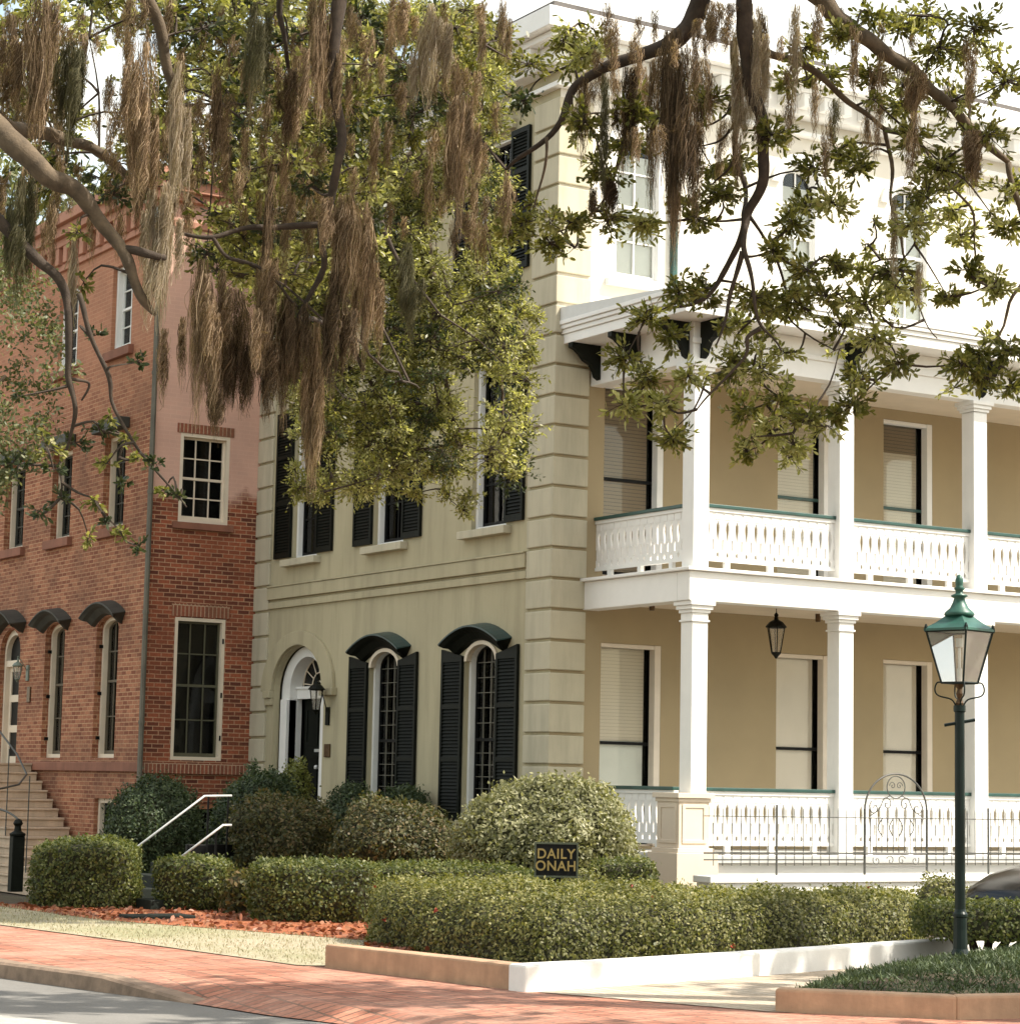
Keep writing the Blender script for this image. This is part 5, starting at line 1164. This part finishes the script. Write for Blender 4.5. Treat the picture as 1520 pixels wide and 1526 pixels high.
oakR.limb([D_(1099, 175, 17.2), D_(1080, 205, 17.3), D_(1045, 220, 17.4)], 0.013, 0.005, BARKD)
oakR.limb([D_(1100, 230, 17.2), D_(1085, 255, 17.3), D_(1058, 282, 17.4)], 0.013, 0.005, BARKD)
oakR.limb([crotch, crotch+np.array([-.6, 1.6, 2.2]), D_(1200, -120, 17), D_(1225, 0, 17), D_(1265, 38, 17), D_(1310, 68, 17), D_(1380, 120, 17.2), D_(1440, 190, 17.4), D_(1500, 240, 17.6)], [.24, .16, .095, .07, .062, .055, .045, .035, .022], 0)
oakR.limb([D_(1120, 60, 16.9), D_(1150, 82, 17.1), D_(1215, 104, 17.2), D_(1262, 148, 17.3), D_(1320, 188, 17.4), D_(1378, 222, 17.5), D_(1400, 262, 17.5)], 0.034, 0.010)
oakR.limb([D_(1322, 190, 17.4), D_(1330, 250, 17.5), D_(1330, 310, 17.5), D_(1345, 370, 17.6), D_(1360, 430, 17.6), D_(1400, 505, 17.6)], 0.018, 0.004)
oakR.limb([D_(1390, 240, 17.5), D_(1450, 320, 17.6), D_(1455, 400, 17.7), D_(1470, 430, 17.7)], 0.012, 0.004)
oakR.limb([D_(1500, 240, 17.6), D_(1530, 380, 17.6), D_(1500, 470, 17.6), D_(1450, 540, 17.6)], 0.025, 0.005)
oakR.limb([D_(812, 196, 17.2), D_(812, 235, 17.2), D_(800, 300, 17.3), D_(780, 350, 17.4)], 0.014, 0.004)
oakR.limb([D_(960, 85, 17), D_(930, 190, 17.3), D_(905, 290, 17.4), D_(860, 340, 17.5), D_(795, 352, 17.6)], 0.018, 0.005)
RC = [(780,330,34),(820,362,28),(850,330,25),(900,255,30),(930,210,38),(872,180,28),(1052,150,38),(1062,250,36),(1040,322,28),(1072,290,32),(1100,240,28),(905,330,30),(960,330,24),(1018,300,22),(945,160,28),
 (1150,200,34),(1182,120,28),(1200,70,28),(1232,110,28),(1250,50,24),(1300,112,28),(1342,152,34),(1362,202,36),(1402,242,36),(1432,262,28),(1250,222,32),(1212,252,30),(1282,242,26),(1240,302,32),(1182,332,32),(1200,305,22),(1382,292,36),(1420,312,28),(1362,332,36),(1152,372,22),
 (1202,402,32),(1182,442,30),(1240,392,26),(1282,402,26),(1330,402,28),(1352,432,32),(1290,452,28),(1232,442,30),(1252,482,36),(1300,502,40),(1338,540,28),(1272,602,28),(1122,442,34),(1152,462,30),(1100,482,26),(1052,442,26),(1012,432,26),(962,472,34),(932,532,30),(962,560,30),(930,602,28),(990,602,26),(1002,652,24),(1092,542,40),(1132,552,36),(1162,592,36),(1112,612,34),(1152,642,32),(1182,662,24),(1112,672,20),(1202,622,26),(1240,612,20),(1282,562,30),(1432,350,26),(1470,412,22),(1440,402,18),(1412,442,18),(1488,432,18),(1432,542,28),(1470,562,32),(1500,520,30),(1505,575,22),(1460,522,22),
 (1420,150,40),(1470,200,40),(1500,120,44),(1400,70,40),(1450,40,44),(1340,40,34),(1380,20,36),(1500,280,30),(1300,20,24),(1500,340,20),(870,80,26),(840,60,24),(760,345,24),(1000,500,24),(1025,560,22)]
for (x, y, r_) in RC:
    Z = 17.2+RNG.uniform(-0.5, 0.7); q = r_*Z/FPX
    oakR.cluster(D_(x, y, Z), q*1.2, OAKL if RNG.random() < 0.8 else OAKM, n=int(90+r_*5.2), ll=0.060, lw=0.0105)
for q_ in range(85):
    x, y, r_ = RC[RNG.integers(len(RC))]; x += RNG.normal(0, 26); y += RNG.normal(0, 20)-6; Z = 17.4+RNG.uniform(-0.7, 1.0)
    oakR.cluster(D_(x, y, Z), RNG.uniform(0.09, 0.17), [OAKL, OAKM, OAKM][RNG.integers(3)], n=int(RNG.uniform(40, 110)), ll=0.052, lw=0.0095)
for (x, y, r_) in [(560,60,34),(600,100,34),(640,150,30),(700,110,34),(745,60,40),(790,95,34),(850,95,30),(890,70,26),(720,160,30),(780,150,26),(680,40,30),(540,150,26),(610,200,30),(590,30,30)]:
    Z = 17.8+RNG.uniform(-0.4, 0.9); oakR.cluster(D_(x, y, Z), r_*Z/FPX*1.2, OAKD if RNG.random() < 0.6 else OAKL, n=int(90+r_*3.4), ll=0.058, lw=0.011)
# out-of-frame canopy that shades the garden
def canopy(tree, n, box, rad, nl, ll, lw, mat):
    k = 0; tries = 0
    while k < n and tries < n*20:
        tries += 1
        p = np.array([RNG.uniform(*box[0]), RNG.uniform(*box[1]), RNG.uniform(*box[2])]); d = p-CAM; Zc = d@FW
        if Zc > 0.5:
            sy = FPX*(d@UP)/Zc; sx = FPX*(d@RT)/Zc
            if sy < 860+rad*FPX/Zc and abs(sx) < 860+rad*FPX/Zc: continue
        tree.cluster(p, rad*(0.7+0.6*RNG.random()), mat, n=nl, ll=ll, lw=lw, twig=False, flat=0.5); k += 1
canopy(oakR, 75, ((-9, 4), (-24, -13), (7.0, 10.0)), 0.9, 60, 0.24, 0.09, OAKL)
# big hidden limbs carrying that canopy
for e in ((-6, -16, 9.5), (1.5, -15, 9.5), (-5, -22, 9.5), (2.5, -22, 9)):
    q = np.array(e, float); oakR.limb([crotch, (crotch*0.55+q*0.45)+np.array([0, 0, 1.2]), q], 0.2, 0.05)
oakR.close()

# left oak
tl_base = np.array([-17.2, -11.0, 0.0])
oakL = Tree('live_oak', 'left hand live oak with thick mossy limb entering from the left edge', [tl_base, tl_base+np.array([0.0, .1, 1.5]), tl_base+np.array([.3, .2, 3.4]), tl_base+np.array([.6, .3, 5.0])], [0.6, 0.5, 0.42, 0.36], tuple(tl_base))
cl = tl_base+np.array([.6, .3, 5.0])
oakL.limb([cl-np.array([0, 0, .6]), D_(-160, 60, 15.2), D_(-60, 140, 15), D_(10, 205, 15), D_(65, 258, 15), D_(118, 292, 15.1), D_(160, 350, 15.2), D_(192, 400, 15.2), D_(212, 448, 15.3), D_(232, 470, 15.4)], [.26, .13, .095, .082, .07, .058, .048, .038, .03, .018], 0)
oakL.limb([D_(-60, 140, 15), D_(20, 190, 16), D_(100, 205, 16.5), D_(170, 240, 17), D_(230, 300, 17)], 0.07, 0.02)
oakL.limb([D_(178, 376, 15.2), D_(215, 378, 15.2), D_(250, 380, 15.3)], 0.035, 0.02, BARKD)
oakL.limb([D_(-60, 250, 15), D_(0, 330, 15), D_(55, 385, 15), D_(88, 412, 15), D_(100, 455, 15), D_(104, 520, 15), D_(100, 562, 15), D_(112, 610, 15), D_(108, 650, 15.1), D_(90, 690, 15.1)], 0.045, 0.008, BARKD)
oakL.limb([D_(118, 440, 15), D_(135, 490, 15), D_(155, 560, 15), D_(172, 610, 15), D_(205, 668, 15), D_(250, 722, 15.1), D_(275, 755, 15.1)], 0.02, 0.005, BARKD)
oakL.limb([D_(101, 560, 15), D_(125, 570, 15.1), D_(118, 595, 15.1)], 0.012, 0.006, BARKD)
oakL.limb([cl, D_(160, -260, 15.6), D_(470, -200, 16), D_(505, -60, 16), D_(496, 60, 16), D_(502, 160, 16), D_(510, 215, 16), D_(492, 290, 16), D_(478, 338, 16), D_(486, 385, 16), D_(462, 430, 16), D_(446, 470, 16), D_(450, 500, 16)], [.22, .13, .09, .055, .042, .036, .034, .03, .026, .022, .018, .014, .008], 0, BARKD)
oakL.limb([D_(485, 335, 16), D_(430, 330, 16), D_(380, 338, 15.9), D_(318, 350, 15.8), D_(272, 346, 15.8)], 0.026, 0.012, BARKD)
oakL.limb([D_(318, 350, 15.8), D_(335, 375, 15.8), D_(375, 398, 15.8), D_(420, 432, 15.9), D_(445, 450, 16)], 0.016, 0.008, BARKD)
oakL.limb([D_(470, -200, 16), D_(420, -20, 16.2), D_(425, 80, 16.3), D_(440, 130, 16.4)], 0.03, 0.01, BARKD)
oakL.limb([D_(446, 470, 16), D_(520, 500, 17.5), D_(570, 545, 18.5), D_(625, 580, 20)], 0.018, 0.006, BARKD)
oakL.limb([D_(160, -260, 15.6), D_(200, -60, 16), D_(240, 60, 16.3), D_(262, 200, 16.5), D_(250, 330, 16.5), D_(238, 440, 16.5)], [.08, .05, .04, .035, .03, .015], 0)
for (x, y, r_) in [(30,690,20),(70,668,22),(112,660,18),(150,642,20),(190,652,18),(232,690,16),(90,742,18),(140,742,18),(180,718,16),(60,762,16),(132,800,12),(180,792,12),(208,812,12),(265,742,12),(20,690,16),(210,680,14),(160,690,14),(80,700,16),(125,420,18),(120,345,22),(140,500,14),(205,540,12),(30,590,14),(160,780,10),(245,730,10),(165,620,12)]:
    Z = 15.1+RNG.uniform(-0.3, 0.3); oakL.cluster(D_(x, y, Z), r_*Z/FPX*1.2, OAKL if RNG.random() < .5 else OAKD, n=int(30+r_*2.0), ll=0.045, lw=0.009)
for k in range(330):
    while True:
        x = RNG.uniform(0, 560); y = RNG.uniform(-20, 420)
        if y < 300-0.25*abs(x-160) or (x > 300 and y < 420): break
    if 105 < x < 195 and 40 < y < 260 and RNG.random() < 0.8: continue
    if x < 110 and y < 90 and RNG.random() < 0.5: continue
    Z = RNG.uniform(16.5, 20); oakL.cluster(D_(x, y, Z), RNG.uniform(0.13, 0.26), [OAKL, OAKD, OAKM][RNG.integers(3)], n=int(RNG.uniform(60, 150)), ll=0.055, lw=0.011)
canopy(oakL, 85, ((-18, -9), (-25, -9), (6.0, 9.5)), 0.9, 60, 0.24, 0.09, OAKL)
oakL.close()

# mid oak spray in front of the olive facade (tree standing between the houses and the street)
tm = np.array([-4.0, 6.2, -0.4])
tmb = np.array([-13.5, 1.5, 0.0])
oakM = Tree('live_oak', 'paler green live oak whose bright leafy bough hangs before the olive facade', [tmb, tmb+np.array([.1, 0, 2.5]), tmb+np.array([.5, -.3, 5]), tmb+np.array([1.2, -.8, 8])], [0.5, 0.42, 0.36, 0.3], tuple(tmb))
cm = tmb+np.array([1.2, -.8, 8])
oakM.limb([cm, D_(200, -150, 25), D_(420, -60, 25.5), D_(560, 60, 26), D_(620, 220, 26), D_(640, 400, 26), D_(660, 560, 26), D_(690, 680, 26)], [.26, .16, .11, .08, .06, .045, .03, .012], 0)
oakM.limb([D_(560, 60, 26), D_(680, 200, 26.5), D_(720, 380, 26.5), D_(745, 540, 26.5), D_(755, 660, 26.5)], 0.05, 0.01)
oakM.limb([D_(620, 220, 26), D_(540, 330, 25.5), D_(510, 500, 25.5), D_(480, 640, 25.5), D_(470, 720, 25.5)], 0.045, 0.01)
oakM.limb([D_(510, 500, 25.5), D_(570, 600, 25.5), D_(610, 660, 25.5)], 0.03, 0.01, BARKD)
oakM.limb([D_(570, 330, 24.5), D_(600, 400, 24.5), D_(660, 470, 24.5)], 0.03, 0.01, BARKD)
polyM = [(470, 20), (700, 10), (770, 60), (742, 200), (735, 300), (772, 420), (792, 500), (780, 640), (768, 710), (715, 720), (705, 740), (640, 705), (600, 720), (500, 735), (440, 740), (425, 640), (450, 520), (380, 420), (300, 330), (310, 100)]
cnt = 0
while cnt < 860:
    x = RNG.uniform(300, 800); y = RNG.uniform(0, 800)
    if not inpoly(np.array([[x, y]]), polyM)[0]: continue
    if x < 440 and RNG.random() < 0.4: continue
    if noise.noise(Vector((x*0.014, y*0.014, 3.3))) < -0.33: continue
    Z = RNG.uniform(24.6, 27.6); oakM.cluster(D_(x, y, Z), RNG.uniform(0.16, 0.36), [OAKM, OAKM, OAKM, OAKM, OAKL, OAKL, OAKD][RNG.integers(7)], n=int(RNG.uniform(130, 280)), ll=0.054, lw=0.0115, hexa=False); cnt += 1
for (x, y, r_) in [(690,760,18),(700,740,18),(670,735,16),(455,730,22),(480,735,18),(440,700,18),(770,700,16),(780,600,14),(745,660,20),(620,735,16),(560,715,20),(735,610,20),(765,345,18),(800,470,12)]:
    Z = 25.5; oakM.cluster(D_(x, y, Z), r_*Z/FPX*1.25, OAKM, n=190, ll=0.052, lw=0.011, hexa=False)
oakM.close()

# background trees
def bgtree(label, cx, cy, h, spread, n, mat, zbase=-0.5, low=0.35, name='background_tree', ll=0.2, off=(0, 0)):
    t = thing(name, label, 'tree', (cx, cy, zbase), 'trees beyond and beside the houses')
    mb = MB().tube([(cx, cy, zbase), (cx+.2, cy, zbase+h*.35), (cx-.1, cy+.1, zbase+h*.7)], [0.3, 0.22, 0.1], 8, smooth=3)
    for k in range(6):
        an = k*1.05; mb.tube([(cx, cy, zbase+h*(.35+.05*k)), (cx+math.cos(an)*spread*.6, cy+math.sin(an)*spread*.6, zbase+h*(.55+.05*k))], [0.1, 0.03], 5)
    if off[0]: mb.tube([(cx, cy, zbase+h*.45), (cx+off[0]*.5, cy+off[1]*.5, zbase+h*.62), (cx+off[0], cy+off[1], zbase+h*.8)], [0.12, 0.08, 0.03], 6, smooth=3)
    mb.build('trunk', BARK, t); acc = []
    for k in range(n):
        d = RNG.normal(0, 1, 3); d /= np.linalg.norm(d); rr_ = spread*(0.55+0.5*RNG.random()); c = np.array([cx+off[0], cy+off[1], zbase+h*(low+(1-low)/2)])+d*np.array([rr_, rr_, h*(1-low)/2*(0.6+.45*RNG.random())])
        m = 60; P_ = c+RNG.normal(0, spread*0.09, (m, 3)); acc.append(leaves(P_, P_-c+d*0.3, ll, ll*0.24, 0.8, 0.0, True))
    npmesh('crown', np.concatenate(acc), 6, mat, t)
bgtree('pale green tree partly hiding the upper side wall of the brick house', -7.2, 13.0, 11.3, 1.25, 120, BGL, low=0.60, ll=0.09, off=(2.9, -1.9))
bgtree('leafy tree rising behind the brick house roof', 2.5, 27.5, 18.0, 4.5, 240, BGL)
bgtree('broad tree standing beyond the left edge of the brick house', -3.0, 32.0, 15.0, 4.5, 200, BGL)
bgtree('tall tree behind the olive house roof left of its cornice corner', 9.0, 26.0, 18.5, 4.2, 200, BGL)
# neighbouring house beyond the brick one
nh = thing('neighbour_house', 'partly hidden pinkish stucco house with low gable beyond the brick house', 'house', (-3, 28, -0.5))
NS = simple('pink_stucco', (0.50, 0.27, 0.19), 0.9, 0.1, 1.0)
MB().add([(-3.6, 25.5, -.5), (4, 25.5, -.5), (4, 34, -.5), (-3.6, 34, -.5), (-3.6, 25.5, 8.6), (4, 25.5, 8.6), (4, 34, 8.6), (-3.6, 34, 8.6), (-3.6, 29.7, 10.4), (4, 29.7, 10.4)],
         [(0, 1, 5, 4), (1, 2, 6, 9, 5), (2, 3, 7, 6), (3, 0, 4, 8, 7)]).build('wall', NS, nh)
MB().add([(-3.9, 25.2, 8.5), (4.2, 25.2, 8.5), (4.2, 29.7, 10.5), (-3.9, 29.7, 10.5), (4.2, 34.3, 8.5), (-3.9, 34.3, 8.5)], [(0, 1, 2, 3), (3, 2, 4, 5)]).build('roof', ROOFM, nh)
for y in (27, 31):
    w_ = MB().box(-3.66, -3.59, y, y+1, 4.5, 6.5).build('window', WHITE, nh); MB().box(-3.68, -3.662, y+.12, y+.88, 4.62, 6.38).build('pane', BLACK, w_)

# ------------------------------------------------------------------ Spanish moss
def moss(x, ytop, ybot, w, mat, Z=None, dens=1.0, lean=0.0):
    """strands hanging from (x,ytop) to ybot; w = width in photo pixels at the depth Z."""
    Z = Z or RNG.uniform(15.6, 16.8); s = Z/FPX; top = D_(x, ytop, Z); Ln = (ybot-ytop)*s; hw = w*s/2
    n = int((200+w*12.0)*dens*(0.6+Ln*0.5)); seg = 9; a = []; base = top
    a_len = Ln*(0.35+0.65*RNG.random(n)**0.75); grp = RNG.integers(0, 7, n); gu = RNG.normal(0, 0.55, 7); gd = RNG.normal(0, 0.5, 7); off = (gu[grp]+RNG.normal(0, 0.26, n))*hw; offd = (gd[grp]+RNG.normal(0, 0.3, n))*hw; gl_ = RNG.uniform(0.55, 1.0, 7); a_len = a_len*gl_[grp]; z0 = -RNG.random(n)**1.6*Ln*0.5
    ph = RNG.random(n)*6.28; fr_ = RNG.uniform(1, 3.5, n); amp = RNG.uniform(0.006, 0.030, n); width = RNG.uniform(0.0011, 0.0028, n)
    az = RNG.random(n)*math.pi
    t = np.linspace(0, 1, seg+1)
    zz = z0[:, None]-a_len[:, None]*t; env = 1.05-0.55*np.abs(off/(hw+1e-6))[:, None]*RNG.uniform(0.5, 1.4, (n, 1)); zz = np.maximum(zz, -Ln*np.clip(env, 0.35, 1.1))
    conv = 1-0.45*np.clip(-zz/Ln, 0, 1)**1.2; bulge = 0.8+0.25*np.sin(np.clip(-zz/Ln, 0, 1)*math.pi*0.9)
    uu = off[:, None]*conv*bulge+amp[:, None]*np.sin(fr_[:, None]*t*3+ph[:, None])+lean*(-zz); dd = offd[:, None]*conv*bulge+amp[:, None]*np.cos(fr_[:, None]*t*3+ph[:, None])
    tp = 0.4+0.6*np.clip(-zz/(0.22*Ln), 0, 1); uu = uu*tp+0.012*np.sin(zz*9+ph[:, None]); dd = dd*tp
    C = base+uu[..., None]*RT+dd[..., None]*F2+zz[..., None]*np.array([0, 0, 1.0])
    side = (np.cos(az)[:, None]*RT+np.sin(az)[:, None]*F2)[:, None, :]; wd = (width[:, None]*(1-0.6*t))[..., None]
    A, B = C-side*wd, C+side*wd
    return np.stack([A, B], 2)            # n, seg+1, 2, 3
def strandmesh(name, arrs, mat):
    V = np.concatenate(arrs); n, k = V.shape[:2]; me = bpy.data.meshes.new(name); vv = V.reshape(-1, 3)
    base = (np.arange(n)*k*2)[:, None, None]+(np.arange(k-1)*2)[None, :, None]+np.array([0, 1, 3, 2])[None, None]
    me.vertices.add(len(vv)); me.vertices.foreach_set('co', vv.ravel()); me.loops.add(base.size); me.loops.foreach_set('vertex_index', base.ravel())
    me.polygons.add(base.size//4); me.polygons.foreach_set('loop_start', np.arange(base.size//4)*4); me.update(calc_edges=True)
    return finish(name, me, mat, None)
MOSS = [
 (62, -10, 235, 62, MOSSB, 'wide brown moss curtain in the top left corner'),
 (105, 60, 245, 56, MOSSG, 'olive moss beard right of the wide brown curtain, over the limb'),
 (32, 262, 480, 44, MOSSG, 'long olive beard at the left edge before the pale green tree'),
 (20, 20, 200, 34, MOSSB, 'narrow brown moss strand touching the left edge of the photo'),
 (112, 340, 520, 16, MOSSP, 'single thin pale moss strand hanging in front of the brick side wall'),
 (268, 90, 330, 34, MOSSP, 'upper pale sunlit moss tress hanging above the brick house corner'),
 (246, 270, 500, 52, MOSSP, 'broad pale moss tress covering the brick house corner'),
 (215, 60, 330, 64, MOSSB, 'dense brown moss mass left of the pale tress'),
 (325, 118, 300, 26, MOSSD, 'slim dark moss strand hanging alone right of the pale tresses'),
 (405, 255, 432, 26, MOSSD, 'slim dark moss strand in front of the thin horizontal branch'),
 (380, 0, 170, 44, MOSSG, 'olive moss beard at the top left of centre, left of the winding branch'),
 (432, 100, 230, 40, MOSSD, 'dark tangled moss knot beside the upper winding branch'),
 (478, -10, 200, 46, MOSSB, 'brown moss column hugging the top of the winding branch'),
 (300, 385, 640, 66, MOSSB, 'brown moss curtain just right of the brick house drain pipe'),
 (350, 430, 620, 80, MOSSD, 'wide dark moss curtain above the upper brick house window'),
 (325, 540, 665, 34, MOSSD, 'short dark moss tail touching the upper brick house window'),
 (395, 380, 560, 64, MOSSB, 'brown moss veil behind the wide dark curtain'),
 (428, 440, 650, 64, MOSSD, 'dark moss beard over the left pier of the olive house'),
 (470, 480, 745, 56, MOSSB, 'lowest reaching brown moss beard in front of the left upper shutters'),
 (500, 400, 600, 46, MOSSD, 'dark moss mass below the bend of the winding branch'),
 (520, 285, 480, 58, MOSSB, 'reddish brown moss mass right of the bend of the winding branch'),
 (548, 320, 560, 40, MOSSB, 'thin brown moss veil trailing into the bright leafy bough'),
 (598, -10, 75, 34, MOSSB, 'short brown moss tuft at the top edge left of the pale cornice'),
 (640, 5, 175, 52, MOSSP, 'pale brown moss tress at the top centre'),
 (688, 140, 360, 56, MOSSB, 'isolated brown moss beard hanging at mid picture beside the olive facade'),
 (612, 360, 520, 40, MOSSG, 'olive moss clump inside the bright leafy bough'),
 (870, 115, 255, 24, MOSSD, 'first and leftmost strand below the long right hand limb'),
 (900, 108, 300, 26, MOSSG, 'second strand from the left below the long right hand limb'),
 (935, 98, 262, 34, MOSSD, 'dark fringe at the middle of the long right hand limb'),
 (975, 85, 350, 30, MOSSB, 'long thin strand just left of the longest dark moss beard'),
 (905, 255, 340, 36, MOSSD, 'short dark moss clump hanging lowest under the long right hand limb'),
 (1008, 40, 410, 50, MOSSD, 'longest dark moss beard hanging in front of the third floor'),
 (1005, 200, 415, 30, MOSSB, 'reddish inner tail of the longest dark moss beard'),
 (1065, 0, 85, 44, MOSSB, 'short brown moss fringe at the top edge right of the longest beard'),
 (1112, 0, 245, 40, MOSSP, 'pale pink tinted moss tress around the forked limb'),
 (1138, 20, 210, 26, MOSSB, 'brown moss strand right of the pale pink tinted tress'),
 (1186, 5, 175, 26, MOSSP, 'thin pale strand hanging between the forked limb and the diagonal limb'),
 (1245, 145, 205, 26, MOSSG, 'small dark green tuft hanging under the diagonal branch'),
 (1333, 290, 425, 20, MOSSP, 'slim pale strand hanging low before the sun bright third floor'),
 (1362, 95, 190, 44, MOSSB, 'brown moss tuft in the upper right corner foliage'),
 (1450, 190, 300, 36, MOSSB, 'brown moss tuft at the right edge above the porch roof'),
 (1370, 390, 470, 14, MOSSP, 'tiny pale wisp below the slim pale strand on the right'),
]
for x, yt, yb, w, mt, lab in MOSS:
    base_Z = (16.9 if x > 820 else 15.4 if x < 300 else 16.1)+RNG.uniform(-.25, .25)
    V = [moss(x, yt, yb, w*0.62, mt, Z=base_Z, dens=0.38)]
    for q in range(int(3+w/9) if w > 33 else 0):
        xx = x+RNG.normal(0, w*0.30); y1 = yt+RNG.uniform(0, 0.45)*(yb-yt); V.append(moss(xx, y1, y1+RNG.uniform(0.35, 0.6)*(yb-yt), w*RNG.uniform(0.10, 0.24), mt, Z=base_Z+RNG.normal(0, .14), dens=0.55))
    o = strandmesh('spanish_moss', V, mt); tag(o, 'Spanish moss: '+lab, 'moss', 'hanging tufts of Spanish moss'); recentre(o)
acc = []
for k in range(330):
    x = RNG.uniform(0, 760) if RNG.random() < 0.75 else RNG.uniform(850, 1450); y = RNG.uniform(-10, 330) if x < 760 else RNG.uniform(0, 200)
    acc.append(moss(x, y, y+RNG.uniform(30, 110), RNG.uniform(6, 18), MOSSB, Z=RNG.uniform(16, 18), dens=0.3))
o = strandmesh('moss_wisps', acc, MOSSB); tag(o, 'countless thin moss wisps scattered through the oak twigs', 'moss', kind='stuff'); recentre(o)
